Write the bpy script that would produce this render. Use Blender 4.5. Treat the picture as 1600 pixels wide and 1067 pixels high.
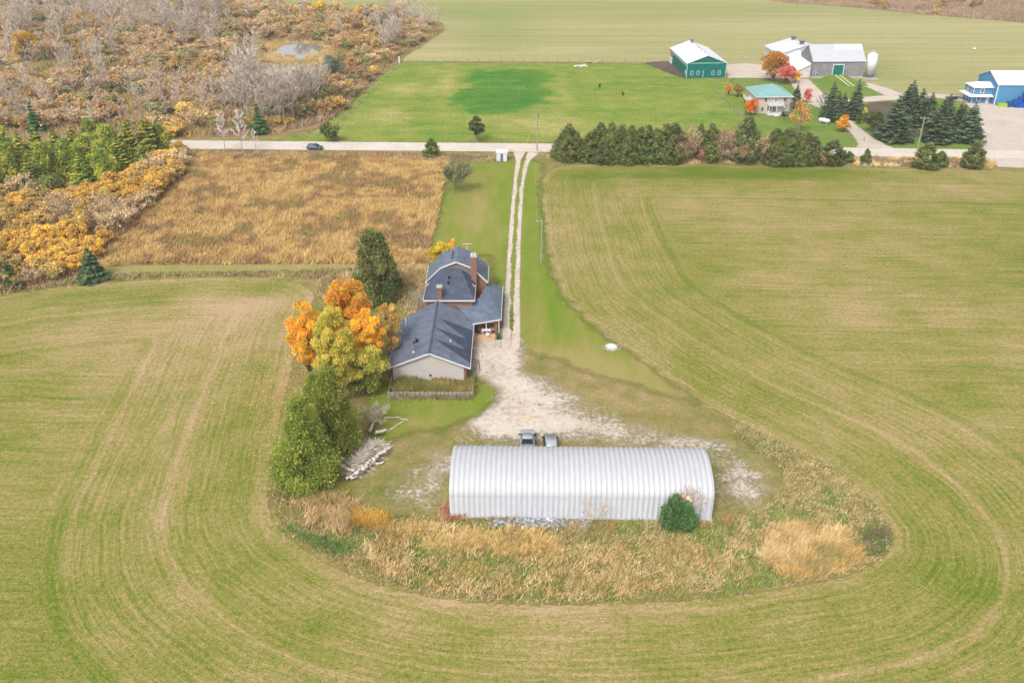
import bpy, bmesh, math, random
import numpy as np
from mathutils import Vector, Matrix
R = math.radians
scene = bpy.context.scene
for o in list(bpy.data.objects): bpy.data.objects.remove(o)
COL = scene.collection

# ------------------------------------------------------------------ camera, sky, sun, exposure
FPX = 1400.0; YC = 533.5                      # focal length and optical centre of the 1600 px wide photo
PITCH = math.atan(773.5/FPX)                  # drone camera looking down 28.9 degrees
CH = math.cos(PITCH)/.01223                   # 71.6 m above the ground
cam = bpy.data.cameras.new('camera'); camo = bpy.data.objects.new('camera', cam); COL.objects.link(camo)
camo.location = (0, 0, CH); camo.rotation_euler = (math.pi/2-PITCH, 0, 0)
cam.sensor_width = 36; cam.lens = 36*FPX/1600; cam.clip_start = 1; cam.clip_end = 6000
scene.camera = camo
SUN_EL, SUN_AZ = R(48), R(205)                # azimuth clockwise from +Y: behind the camera, a little left
world = bpy.data.worlds.new('World'); scene.world = world; world.use_nodes = True
wt = world.node_tree; wt.nodes.clear()
sky = wt.nodes.new('ShaderNodeTexSky'); sky.sky_type = 'NISHITA'; sky.sun_disc = False
sky.sun_elevation = SUN_EL; sky.sun_rotation = SUN_AZ; sky.dust_density = 4.0; sky.air_density = 1.0; sky.ozone_density = 1.0
hs = wt.nodes.new('ShaderNodeHueSaturation'); hs.inputs['Saturation'].default_value = .28   # overcast: grey-white sky
bg = wt.nodes.new('ShaderNodeBackground'); bg.inputs[1].default_value = .15
wo = wt.nodes.new('ShaderNodeOutputWorld')
wt.links.new(sky.outputs[0], hs.inputs['Color']); wt.links.new(hs.outputs[0], bg.inputs[0]); wt.links.new(bg.outputs[0], wo.inputs[0])
sl = bpy.data.lights.new('sun', 'SUN'); sl.energy = 1.25; sl.angle = R(14); sl.color = (1, .96, .9)
so = bpy.data.objects.new('sun', sl); COL.objects.link(so); so.location = (0, -50, 200)
sd = Vector((math.sin(SUN_AZ)*math.cos(SUN_EL), math.cos(SUN_AZ)*math.cos(SUN_EL), math.sin(SUN_EL)))
so.rotation_euler = sd.to_track_quat('Z', 'Y').to_euler()
vs = scene.view_settings; vs.view_transform = 'Standard'; vs.look = 'None'; vs.gamma = 1; vs.use_curve_mapping = False
vs.exposure = 0.79

# ------------------------------------------------------------------ survey: photo measurements to metres on the flat ground
_c, _s = math.cos(PITCH), math.sin(PITCH)
def G(px, py, z=0):
    u = (px-800)/FPX; v = (py-YC)/FPX; t = (CH-z)/(_s+v*_c)
    return (t*u, t*(_c-v*_s))
def hgt(px, py, ptop):                        # real height of something standing at px,py whose top shows at row ptop
    x, y = G(px, py); v = (YC-ptop)/FPX
    return CH + y*(v*_c-_s)/(_c+v*_s)
def GP(pts): return [G(*p) for p in pts]

# ------------------------------------------------------------------ helpers
rng = np.random.default_rng(7); random.seed(7)
def lin(c): c /= 255.; return c/12.92 if c <= .04045 else ((c+.055)/1.055)**2.4
def C(r, g, b, k=.62, sat=1.0):
    c = [lin(r), lin(g), lin(b)]; l = .3*c[0]+.6*c[1]+.1*c[2]
    return tuple((l+(q-l)*sat)*k for q in c)+(1,)
def tag(o, label=None, cat=None, group=None, kind=None):
    if label: o['label'] = label
    if cat: o['category'] = cat
    if group: o['group'] = group
    if kind: o['kind'] = kind
    return o
def empty(name, loc=(0, 0, 0), rz=0, label=None, cat=None, group=None):
    o = bpy.data.objects.new(name, None); COL.objects.link(o); o.location = loc; o.rotation_euler = (0, 0, rz); o.empty_display_size = .2
    return tag(o, label, cat, group)
def link(name, me, parent=None, loc=(0, 0, 0), rz=0):
    o = bpy.data.objects.new(name, me); COL.objects.link(o); o.parent = parent; o.location = loc; o.rotation_euler = (0, 0, rz); return o
def copy_tree(o, parent=None):
    c = o.copy(); COL.objects.link(c); c.parent = parent
    for ch in list(o.children): copy_tree(ch, c)
    return c
class MB:                                      # collects faces of one mesh
    def __init__(s): s.v = []; s.f = []
    def add(s, vs, fs):
        n = len(s.v); s.v += [tuple(p) for p in vs]; s.f += [tuple(i+n for i in f) for f in fs]; return s
    def box(s, x0, x1, y0, y1, z0, z1):
        return s.add([(x0,y0,z0),(x1,y0,z0),(x1,y1,z0),(x0,y1,z0),(x0,y0,z1),(x1,y0,z1),(x1,y1,z1),(x0,y1,z1)],
                     [(3,2,1,0),(4,5,6,7),(0,1,5,4),(1,2,6,5),(2,3,7,6),(3,0,4,7)])
    def tube(s, a, b, r0, r1=None, n=6, cap=True):
        a = Vector(a); b = Vector(b); r1 = r0 if r1 is None else r1
        d = (b-a).normalized(); x = d.orthogonal().normalized(); y = d.cross(x)
        vs = []
        for p, r in ((a, r0), (b, r1)):
            for k in range(n):
                t = 2*math.pi*k/n; vs.append(p+x*(r*math.cos(t))+y*(r*math.sin(t)))
        fs = [(k, (k+1) % n, n+(k+1) % n, n+k) for k in range(n)]
        if cap: fs += [tuple(range(n))[::-1], tuple(range(n, 2*n))]
        return s.add(vs, fs)
    def bar(s, a, b, w, h):                    # rectangular bar from a to b, w across, h up
        a = Vector(a); b = Vector(b); d = (b-a).normalized(); up = Vector((0,0,1))
        if abs(d.z) > .95: up = Vector((0,1,0))
        x = d.cross(up).normalized()*w/2; u = x.cross(d).normalized()*h/2
        return s.add([a-x-u,a+x-u,a+x+u,a-x+u,b-x-u,b+x-u,b+x+u,b-x+u],[(0,1,2,3),(7,6,5,4),(0,4,5,1),(1,5,6,2),(2,6,7,3),(3,7,4,0)])
    def slab(s, poly, t):                      # thick sheet: planar polygon extruded down its normal
        p = [Vector(q) for q in poly]; n = len(p)
        nr = (p[1]-p[0]).cross(p[2]-p[0]).normalized()
        if nr.z < 0: nr = -nr
        return s.add(p+[q-nr*t for q in p], [tuple(range(n)), tuple(range(n, 2*n))[::-1]]+[(i, n+i, n+(i+1) % n, (i+1) % n) for i in range(n)])
    def prism(s, poly, d):                     # polygon extruded by vector d
        p = [Vector(q) for q in poly]; n = len(p); d = Vector(d)
        return s.add(p+[q+d for q in p], [tuple(range(n)), tuple(range(n, 2*n))[::-1]]+[(i, n+i, n+(i+1) % n, (i+1) % n) for i in range(n)])
    def loft(s, rings, cap=True):
        n = len(rings[0]); m = len(rings)
        fs = [(i*n+k, i*n+(k+1) % n, (i+1)*n+(k+1) % n, (i+1)*n+k) for i in range(m-1) for k in range(n)]
        if cap: fs += [tuple(range(n))[::-1], tuple(range((m-1)*n, m*n))]
        return s.add([p for r in rings for p in r], fs)
    def mesh(s, name, mat, smooth=False):
        me = bpy.data.meshes.new(name); me.from_pydata(s.v, [], s.f)
        bm = bmesh.new(); bm.from_mesh(me); bmesh.ops.recalc_face_normals(bm, faces=bm.faces); bm.to_mesh(me); bm.free()
        me.materials.append(mat)
        if smooth: me.polygons.foreach_set('use_smooth', [True]*len(me.polygons))
        return me
    def build(s, name, mat, parent=None, smooth=False): return link(name, s.mesh(name, mat, smooth), parent)

# ------------------------------------------------------------------ node materials
class NT:
    def __init__(s, name, rough=.9):
        s.m = bpy.data.materials.new(name); s.m.use_nodes = True; s.t = s.m.node_tree
        s.b = s.t.nodes['Principled BSDF']; s.out = s.t.nodes['Material Output']
        s.b.inputs['Roughness'].default_value = rough; s.b.inputs['Specular IOR Level'].default_value = .2
    def set(s, sock, v):
        if isinstance(v, bpy.types.NodeSocket): s.t.links.new(v, sock)
        elif v is not None: sock.default_value = v
    def pos(s): return s.t.nodes.new('ShaderNodeNewGeometry').outputs['Position']
    def obj(s): return s.t.nodes.new('ShaderNodeTexCoord').outputs['Object']
    def attr(s, n, col=False):
        a = s.t.nodes.new('ShaderNodeAttribute'); a.attribute_name = n; return a.outputs['Color' if col else 'Fac']
    def sep(s, v): n = s.t.nodes.new('ShaderNodeSeparateXYZ'); s.set(n.inputs[0], v); return n.outputs
    def comb(s, x, y, z=0.): n = s.t.nodes.new('ShaderNodeCombineXYZ'); [s.set(n.inputs[i], q) for i, q in enumerate((x, y, z))]; return n.outputs[0]
    def noise(s, vec, scale, detail=3, rough=.55):
        n = s.t.nodes.new('ShaderNodeTexNoise'); s.set(n.inputs['Vector'], vec); n.inputs['Scale'].default_value = scale
        n.inputs['Detail'].default_value = detail; n.inputs['Roughness'].default_value = rough; return n.outputs[0]
    def voro(s, vec, scale):
        n = s.t.nodes.new('ShaderNodeTexVoronoi'); s.set(n.inputs['Vector'], vec); n.inputs['Scale'].default_value = scale; return n.outputs
    def math(s, op, a, b=None, c=None, clamp=False):
        n = s.t.nodes.new('ShaderNodeMath'); n.operation = op; n.use_clamp = clamp
        for i, q in enumerate((a, b, c)):
            if q is not None: s.set(n.inputs[i], q)
        return n.outputs[0]
    def lc(s, *terms):                         # linear combination: const or (socket, weight)
        acc = None; k = 0.
        for t in terms:
            if isinstance(t, tuple): acc = s.math('MULTIPLY_ADD', t[0], t[1], 0. if acc is None else acc)
            else: k += t
        return s.math('ADD', acc, k)
    def mix(s, f, a, b, mode='MIX'):
        n = s.t.nodes.new('ShaderNodeMix'); n.data_type = 'RGBA'; n.blend_type = mode
        s.set(n.inputs[0], f); s.set(n.inputs[6], a); s.set(n.inputs[7], b); return n.outputs[2]
    def ramp(s, f, stops):
        n = s.t.nodes.new('ShaderNodeValToRGB'); s.set(n.inputs[0], f); e = n.color_ramp.elements
        while len(e) < len(stops): e.new(.5)
        for q, (p, c) in zip(e, stops): q.position = p; q.color = c
        return n.outputs[0]
    def smooth(s, v, a, b):
        n = s.t.nodes.new('ShaderNodeMapRange'); n.interpolation_type = 'SMOOTHSTEP'; s.set(n.inputs[0], v); n.inputs[1].default_value = a; n.inputs[2].default_value = b; return n.outputs[0]
    def color(s, c): s.set(s.b.inputs['Base Color'], c)
    def bump(s, h, dist, strength=1.):
        n = s.t.nodes.new('ShaderNodeBump'); s.set(n.inputs['Height'], h); n.inputs['Distance'].default_value = dist; n.inputs['Strength'].default_value = strength
        s.t.links.new(n.outputs[0], s.b.inputs['Normal'])
    def alpha(s, a): s.set(s.b.inputs['Alpha'], a)

def plain(name, col, rough=.6, var=.12, scale=1.5, metal=0., spec=.3, fine=0.):
    n = NT(name, rough); n.b.inputs['Metallic'].default_value = metal; n.b.inputs['Specular IOR Level'].default_value = spec
    p = n.obj(); f = n.noise(p, scale, 4)
    if fine: f = n.lc((f, .5), (n.noise(p, fine, 2), .5))
    a = tuple(x*(1-var*1.6) for x in col[:3])+(1,); b = tuple(min(1, x*(1+var*1.6)) for x in col[:3])+(1,)
    n.color(n.ramp(f, [(.3, a), (.7, b)])); return n.m

def leafmat(name, trans=.25):
    n = NT(name, .75); n.b.inputs['Specular IOR Level'].default_value = .12
    oi = n.t.nodes.new('ShaderNodeObjectInfo')
    h = n.t.nodes.new('ShaderNodeHueSaturation')
    n.set(h.inputs['Color'], n.attr('Col', True))
    n.set(h.inputs['Hue'], n.lc((oi.outputs['Random'], .014), .495)); n.set(h.inputs['Value'], n.lc((oi.outputs['Random'], .3), .86))
    n.color(h.outputs[0])
    tr = n.t.nodes.new('ShaderNodeBsdfTranslucent'); n.set(tr.inputs[0], h.outputs[0])
    mx = n.t.nodes.new('ShaderNodeMixShader'); mx.inputs[0].default_value = trans
    n.t.links.new(n.b.outputs[0], mx.inputs[1]); n.t.links.new(tr.outputs[0], mx.inputs[2]); n.t.links.new(mx.outputs[0], n.out.inputs[0])
    return n.m
LEAF = leafmat('foliage', .48); BARKC = leafmat('twigs', .15); GRASS = leafmat('grass_blades', .25)
_g = GRASS.node_tree; _ge = _g.nodes.new('ShaderNodeNewGeometry'); _va = _g.nodes.new('ShaderNodeVectorMath'); _va.operation = 'ADD'; _va.inputs[1].default_value = (0, 0, 1.6)   # normals tilted upward to brighten the blades, as if they faced the sky
_vn = _g.nodes.new('ShaderNodeVectorMath'); _vn.operation = 'NORMALIZE'; _g.links.new(_ge.outputs['Normal'], _va.inputs[0]); _g.links.new(_va.outputs[0], _vn.inputs[0]); _g.links.new(_vn.outputs[0], _g.nodes['Principled BSDF'].inputs['Normal'])
BARK = plain('bark', C(120, 105, 92), .9, .2, 3)
PALEBARK = plain('pale_bark', C(178, 166, 158), .9, .18, 3)

# ------------------------------------------------------------------ ground sheets
def vnoise(x, y, scale, seed):
    r = np.random.default_rng(seed).random((256, 256)); x = np.asarray(x)*scale+1000; y = np.asarray(y)*scale+1000
    i = np.floor(x).astype(int); j = np.floor(y).astype(int); fx = x-i; fy = y-j; fx = fx*fx*(3-2*fx); fy = fy*fy*(3-2*fy)
    g = lambda a, b: r[a % 256, b % 256]
    return (g(i,j)*(1-fx)+g(i+1,j)*fx)*(1-fy)+(g(i,j+1)*(1-fx)+g(i+1,j+1)*fx)*fy
def catmull(pts, step=2., closed=True):
    p = np.array(pts, float); n = len(p); out = []
    for i in range(n if closed else n-1):
        if closed: a, b, c, d = p[(i-1) % n], p[i], p[(i+1) % n], p[(i+2) % n]
        else: a, b, c, d = p[max(i-1, 0)], p[i], p[i+1], p[min(i+2, n-1)]
        k = max(1, min(24, int(np.hypot(*(c-b))/step)))
        t = np.linspace(0, 1, k, endpoint=False)[:, None]
        m1 = (c-a)*.5; m2 = (d-b)*.5
        out.append((2*t**3-3*t**2+1)*b+(t**3-2*t**2+t)*m1+(-2*t**3+3*t**2)*c+(t**3-t**2)*m2)
    if not closed: out.append(p[-1:])
    return np.concatenate(out)
def dist_poly(q, poly, closed=True):
    a = poly; b = np.roll(poly, -1, 0)
    if not closed: a = poly[:-1]; b = poly[1:]
    best = np.full(len(q), 1e9)
    for s0, s1 in zip(a, b):
        d = s1-s0; L = d@d+1e-9
        t = np.clip(((q-s0)@d)/L, 0, 1); e = q-s0-t[:, None]*d
        best = np.minimum(best, e[:, 0]**2+e[:, 1]**2)
    return np.sqrt(best)
def inside(q, poly):
    r = np.zeros(len(q), bool); a = poly; b = np.roll(poly, -1, 0)
    for s0, s1 in zip(a, b):
        if s0[1] == s1[1]: continue
        c = (s0[1] > q[:, 1]) != (s1[1] > q[:, 1])
        r ^= c & (q[:, 0] < (s1[0]-s0[0])*(q[:, 1]-s0[1])/(s1[1]-s0[1])+s0[0])
    return r
def npmesh(name, co, faces, mat, attrs=None, smooth=False):
    me = bpy.data.meshes.new(name); nv = len(co); nf, k = faces.shape
    me.vertices.add(nv); me.vertices.foreach_set('co', np.asarray(co, np.float32).ravel())
    me.loops.add(nf*k); me.loops.foreach_set('vertex_index', faces.astype(np.int32).ravel())
    me.polygons.add(nf); me.polygons.foreach_set('loop_start', np.arange(0, nf*k, k, dtype=np.int32))
    if smooth: me.polygons.foreach_set('use_smooth', np.ones(nf, bool))
    for n, a in (attrs or {}).items():
        a = np.asarray(a, np.float32)
        if a.ndim == 1: me.attributes.new(n, 'FLOAT', 'POINT').data.foreach_set('value', a)
        else:
            if a.shape[1] == 3: a = np.concatenate([a, np.ones((nv, 1), np.float32)], 1)
            me.attributes.new(n, 'FLOAT_COLOR', 'POINT').data.foreach_set('color', a.ravel())
    me.materials.append(mat); me.update(calc_edges=True); me.validate(); return me
def blobs(q, lst):                             # soft patches: (x, y, rx, ry, strength)
    r = np.zeros(len(q))
    for x, y, rx, ry, k in lst: r += k*np.exp(-(((q[:, 0]-x)/rx)**2+((q[:, 1]-y)/ry)**2))
    return r
def gb(*lst):                                  # the same, surveyed: (px, py, half-width px, half-height px, strength)
    out = []
    for px, py, rx, ry, k in lst:
        x, y = G(px, py); x1, _ = G(px+rx, py); _, y1 = G(px, py-ry); out.append((x, y, abs(x1-x), abs(y1-y), k))
    return out
def sheet(name, poly, z, mat, cell=1., fringe=1.5, spline=True, extra=None):
    P = catmull(poly, max(cell*2, 2.)) if spline else np.array(poly, float)
    lo = P.min(0)-fringe-cell; hi = P.max(0)+fringe+cell
    nx = int((hi[0]-lo[0])/cell)+2; ny = int((hi[1]-lo[1])/cell)+2
    X, Y = np.meshgrid(lo[0]+np.arange(nx)*cell, lo[1]+np.arange(ny)*cell); q = np.stack([X.ravel(), Y.ravel()], 1)
    d = dist_poly(q, P); d = np.where(inside(q, P), d, -d)
    ok = (d > -fringe).reshape(ny, nx); idx = np.arange(nx*ny).reshape(ny, nx)
    keep = ok[:-1, :-1] | ok[1:, :-1] | ok[:-1, 1:] | ok[1:, 1:]
    f = np.stack([idx[:-1, :-1][keep], idx[:-1, 1:][keep], idx[1:, 1:][keep], idx[1:, :-1][keep]], 1)
    u, inv = np.unique(f, return_inverse=True); f = inv.reshape(f.shape); q = q[u]; d = d[u]
    at = {'edge': d}
    for k, fn in (extra or {}).items(): at[k] = fn(q)
    me = npmesh(name, np.column_stack([q, np.full(len(q), z)]), f, mat, at)
    return tag(link(name, me), kind='structure')
def strip(name, line, hw, z, mat, step=.8, across=9, spline=True):   # hw: half-width or list per control point
    L = np.array(line, float); P = catmull(L, step, False) if spline else L
    if np.ndim(hw):
        cl = np.concatenate([[0], np.cumsum(np.hypot(*np.diff(L, axis=0).T))]); cp = np.concatenate([[0], np.cumsum(np.hypot(*np.diff(P, axis=0).T))])
        W = np.interp(cp/cp[-1], cl/cl[-1], hw)
    else: W = np.full(len(P), hw)
    T = np.gradient(P, axis=0); T /= np.hypot(*T.T)[:, None]; Nn = np.stack([T[:, 1], -T[:, 0]], 1)
    s = np.linspace(-1, 1, across); fr = .8
    off = s[None]*(W[:, None]+fr); q = P[:, None]+Nn[:, None]*off[..., None]
    n = len(P); idx = np.arange(n*across).reshape(n, across)
    f = np.stack([idx[:-1, :-1].ravel(), idx[:-1, 1:].ravel(), idx[1:, 1:].ravel(), idx[1:, :-1].ravel()], 1)
    al = np.concatenate([[0], np.cumsum(np.hypot(*np.diff(P, axis=0).T))])
    endd = np.minimum(al, al[-1]-al)[:, None]
    edge = np.minimum(W[:, None]-np.abs(off), endd)
    q = q.reshape(-1, 2)
    me = npmesh(name, np.column_stack([q, np.full(len(q), z)]), f, mat, {'edge': edge.ravel(), 'mid': off.ravel(), 'along': np.repeat(al, across)})
    return tag(link(name, me), kind='structure')

def edge_alpha(n, p, amp=1.2, scale=.5, soft=.35):
    e = n.lc((n.attr('edge'), 1.), (n.noise(p, scale, 4, .65), 2*amp), -amp); return n.smooth(e, -soft, soft)

def gmat(name, stops, big=.03, mid=.25, fine=2.5, w=(.5, .5, .5), amp=1.2, escale=.5, soft=.35, extra=None, bump=.1, stretch=None):
    """patchy ground: three octaves of patches through a colour ramp, with a ragged border"""
    n = NT(name, .95); n.b.inputs['Specular IOR Level'].default_value = .05; p = n.pos(); v = p
    if stretch:
        s = n.sep(p); v = n.comb(n.math('MULTIPLY', s[0], stretch[0]), n.math('MULTIPLY', s[1], stretch[1]))
    f = n.lc((n.noise(v, big, 4), w[0]*1.6), (n.noise(v, mid, 4, .6), w[1]*1.6), (n.noise(p, fine, 3, .7), w[2]*1.6), .5-.8*sum(w), *([(n.attr(a), k) for a, k in (extra or {}).items()]))
    n.color(n.ramp(f, stops))
    if amp: n.alpha(edge_alpha(n, p, amp, escale, soft))
    if bump: n.bump(n.noise(p, 2.2, 4, .7), bump)
    return n.m
GR, OL, TN = C(120, 150, 50), C(158, 156, 84), C(193, 166, 116)

# base ground: weedy rough grass
m = gmat('rough_grass', [(.08, C(112, 122, 52)), (.36, C(142, 138, 74)), (.6, C(164, 148, 96)), (.9, C(190, 166, 124))], .05, .35, 2.2, (.5, .7, .7), amp=0)
me = bpy.data.meshes.new('ground'); me.from_pydata([(-2500,-1500,0),(2500,-1500,0),(2500,3500,0),(-2500,3500,0)], [], [(0,1,2,3)]); me.materials.append(m)
tag(link('ground', me), kind='structure')

# crop field that wraps round the yard
FB = [(-1500,640),(-600,540),(-200,482),(0,463),(70,452),(150,444),(250,437),(350,434),(430,436),(472,443),(492,457),(484,482),(468,520),(455,580),(440,640),(426,720),(417,775),(424,808),(446,838),(490,868),(535,893),(592,914),(665,931),(750,941),(850,945),(950,943),(1050,939),(1160,929),(1240,916),(1320,900),(1368,880),(1394,855),(1393,828),(1368,788),(1325,748),(1262,712),(1200,682),(1140,652),(1082,620),(1032,587),(985,555),(940,522),(905,493),(880,467),(864,432),(854,390),(848,340),(846,300),(850,275),(868,262),(910,258),(1000,257),(1200,260),(1400,264),(1600,268),(1900,274),(2600,290)]
fb = catmull(GP(FB), 3., False)
far_south = [(420, fb[-1][1]), (420, -120), (-420, -120), (-420, fb[0][1])]
field_poly = np.concatenate([fb, np.array(far_south)])
BARE = gb((395,480,95,30,.36),(290,530,165,42,.2),(110,525,60,22,.14),(330,490,80,20,.08),(175,980,60,45,.1),(420,620,35,60,.12),(1160,340,150,50,.1),(1300,500,60,25,.1),(1210,430,60,30,.12),(900,380,40,60,.12),(1500,300,30,14,.12),(620,940,220,22,.12),(900,960,300,20,.1),(1450,560,160,16,.08),(250,830,14,110,.14))
LUSH = gb((150,465,120,14,.3),(420,450,60,10,.25),(40,600,70,30,.12),(360,650,40,40,.12),(1170,272,230,14,.42),(900,275,50,14,.22),(70,880,40,70,.1),(1150,450,120,16,.1),(1500,620,70,25,.16),(1500,900,60,40,.16),(1400,740,60,40,.1),(395,690,30,60,.16))
def f_d(q): return dist_poly(q, fb, False)
n = NT('crop_rows', .95); n.b.inputs['Specular IOR Level'].default_value = .04
p = n.pos(); s = n.sep(p); d = n.attr('row')
wob = n.lc((d, 1.), (n.noise(p, .08, 2), 1.2)); yw = n.lc((s[1], 1.), (s[0], .035), (n.noise(p, .05, 2), 1.))
xs, ys = n.math('MULTIPLY', s[0], .04), n.math('MULTIPLY', s[1], .04)
def streak(r, k, a=1.): return n.noise(n.comb(n.math('MULTIPLY', r, k), n.math('MULTIPLY', xs, a), n.math('MULTIPLY', ys, a)), 1., 3, .6)
sh = n.lc((streak(wob, .42), .25), (streak(wob, 1.7, 1.5), .6), (streak(wob, 4.6, 5), 1.0))
ss = n.lc((streak(yw, .30), .35), (streak(yw, 1.1, 1.2), .65), (streak(yw, 3.0, 4), .85))
hd = n.smooth(n.lc((d, 1.), (n.noise(p, .05, 3), 10), -5), 22, 30)
sel = n.lc((n.math('MULTIPLY', sh, n.math('SUBTRACT', 1., hd)), 1.), (n.math('MULTIPLY', ss, hd), 1.))
def band(c, w, k): return (n.math('SUBTRACT', 1., n.smooth(n.math('ABSOLUTE', n.math('SUBTRACT', wob, c)), w*.3, w)), k)
speck = n.lc((n.noise(p, 1.6, 3, .7), .8), (n.noise(p, 4.5, 2, .7), .9))
pat = n.noise(p, .022, 3, .6); pat2 = n.noise(p, .12, 4, .65)
brk = n.noise(p, .06, 2)
def lines(r, per, w): return n.math('SUBTRACT', 1., n.smooth(n.math('ABSOLUTE', n.math('SUBTRACT', n.math('FRACT', n.math('MULTIPLY', r, 1/per)), .5)), w*.4, w))
lnS = n.math('MULTIPLY', n.math('MULTIPLY', lines(yw, 6.3, .05), hd), n.smooth(brk, .3, .6)); lnH = n.math('MULTIPLY', n.math('MULTIPLY', lines(wob, 3.1, .07), n.math('SUBTRACT', 1., hd)), n.smooth(brk, .4, .7))
lnF = n.math('MULTIPLY', lines(wob, .95, .2), n.math('SUBTRACT', 1., hd))
f = n.lc((sel, .9), (pat, .8), (pat2, .75), (speck, 1.6), -2.49, (n.attr('bare'), 1.), (n.attr('lush'), -1.), (lnS, -.13), (lnH, -.06), (lnF, .07), band(12.9, .8, .16), band(25.2, 1.1, -.15), band(1.2, 1.6, .15), band(23.6, .4, .1), band(8.5, .3, -.09), band(10.4, .3, -.09), band(18., .3, -.08), band(20., .3, -.08))
n.color(n.ramp(f, [(.0, C(104, 128, 36)), (.26, C(134, 142, 60)), (.5, C(160, 152, 84)), (.74, C(184, 162, 110)), (1., C(208, 178, 144))]))
n.alpha(edge_alpha(n, p, .5, .9, .2)); n.bump(speck, .12)
sheet('crop_field', field_poly, .012, n.m, 2., 1., False, {'row': f_d, 'bare': lambda q: blobs(q, BARE), 'lush': lambda q: blobs(q, LUSH)})

# far field, paddock, farm lawns
FAR = GP([(690,50),(660,72),(622,96),(800,97),(1050,99),(1140,100),(1200,112),(1260,130),(1350,136),(1400,152),(1530,152),(1700,160)])+[(420,300),(700,520),(700,900),(-500,900),(-500,560)]+GP([(330,-8),(400,12),(470,14),(540,20),(640,22),(690,36)])
m = gmat('pale_field', [(.05, C(142, 158, 88)), (.4, C(168, 168, 110)), (.6, C(184, 177, 124)), (.95, C(206, 190, 146))], .014, .16, .7, (.5, .6, .6), 1.5, .2, .6, {'lush': -.5, 'bare': .4}, 0, (.07, 1.3))
sheet('far_field', FAR, .008, m, 6., 3., False, {'lush': lambda q: blobs(q, gb((780,45,60,22,.5),(1170,112,70,8,1.2),(900,12,400,8,.35),(1370,105,40,16,.5))), 'bare': lambda q: blobs(q, gb((680,75,50,15,.35),(880,78,60,6,.5),(1300,60,250,20,.25)))})
PAD = GP([(622,98),(800,99),(1048,101),(1075,123),(1140,125),(1165,160),(1165,190),(1120,212),(870,222),(600,222),(425,221),(480,211),(530,180),(570,143)])
m = gmat('paddock_grass', [(.0, C(64, 126, 46)), (.25, C(98, 144, 50)), (.5, C(138, 156, 64)), (.72, C(164, 166, 86)), (1., C(200, 186, 128))], .04, .2, 1.1, (.3, .6, .8), 1., .4, .4, {'dark': -.33, 'pale': .5}, .05, (.6, 1.))
def darkpatch(q):
    A = catmull(GP([(700,146),(735,138),(730,122),(745,113),(800,108),(850,112),(872,120),(865,131),(840,136),(870,142),(868,150),(845,152),(850,158),(800,176),(765,180),(735,174),(700,160)]), 2.)
    dd = dist_poly(q, A); dd = np.where(inside(q, A), dd, -dd)+(vnoise(q[:,0], q[:,1], .25, 3)-.5)*8
    return np.clip(dd/4+.5, 0, 1)
sheet('paddock', PAD, .02, m, 1.5, 1.5, False, {'dark': darkpatch, 'pale': lambda q: blobs(q, gb((640,140,40,12,.6),(600,180,60,14,.5),(850,196,70,14,.7),(700,130,18,25,.5),(880,150,20,18,.5),(560,205,60,8,.3),(1000,205,90,12,.3),(735,185,40,6,.4)))})
FARM = GP([(1140,124),(1165,120),(1250,126),(1300,120),(1350,128),(1400,150),(1500,152),(1535,200),(1540,238),(1370,236),(1170,232),(1168,180),(1160,150)])
m = gmat('farm_lawn', [(.1, C(82, 128, 42)), (.5, C(126, 150, 66)), (.9, C(160, 164, 92))], .05, .2, 1.8, (.4, .4, .3), 1., .4, .4, None, .05)
sheet('farm_lawn', FARM, .016, m, 2., 1.5, False)
m = gmat('garden_soil', [(.2, C(92, 84, 74)), (.8, C(126, 116, 92))], .1, .5, 2., (.4, .4, .4), 1., .4, .5)
sheet('garden_bed', GP([(1342,168),(1395,160),(1420,190),(1440,212),(1400,214),(1362,196)]), .024, m, 1.2, 1.5)
# woodland floors, dry meadow, grassy track
m = gmat('wood_floor', [(.1, C(128, 116, 78)), (.35, C(160, 132, 100)), (.6, C(180, 146, 114)), (.9, C(192, 166, 128))], .04, .25, 1.8, (.45, .5, .4), 2., .25, .6)
WOODN = GP([(280,216),(380,213),(430,211),(490,203),(530,180),(565,143),(612,98),(652,70),(694,48),(690,36),(640,22),(540,18),(470,12),(400,8),(330,-8)])+[(-500,560),(-520,246)]
sheet('wood_floor', WOODN, .026, m, 3., 2., False)
WOODS = GP([(272,234),(294,258),(262,300),(205,350),(160,398),(130,432),(60,450),(-30,462),(-400,500)])+[(-420,226)]
sheet('wood_floor', WOODS, .026, m, 3., 2., False)
MEAD = GP([(255,240),(300,241),(480,243),(640,246),(698,250),(690,290),(684,330),(668,392),(664,412),(560,413),(350,413),(190,414),(128,428),(165,392),(210,345),(265,296)])
m = gmat('dry_meadow', [(.1, C(136, 118, 70)), (.4, C(184, 148, 88)), (.65, C(206, 172, 108)), (.95, C(222, 194, 140))], .05, .3, 2.4, (.4, .5, .5), 1.5, .4, .4)
sheet('meadow', MEAD, .03, m, 1.5, 2., False)
m = gmat('track_grass', [(.1, C(140, 142, 78)), (.5, C(172, 162, 100)), (.9, C(198, 178, 128))], .06, .3, 2.4, (.4, .4, .4), .5, .6, .3)
strip('grass_track', GP([(70,438),(150,425),(230,420),(400,419),(560,416),(668,410)]), 1.7, .034, m, 1.5)
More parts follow.
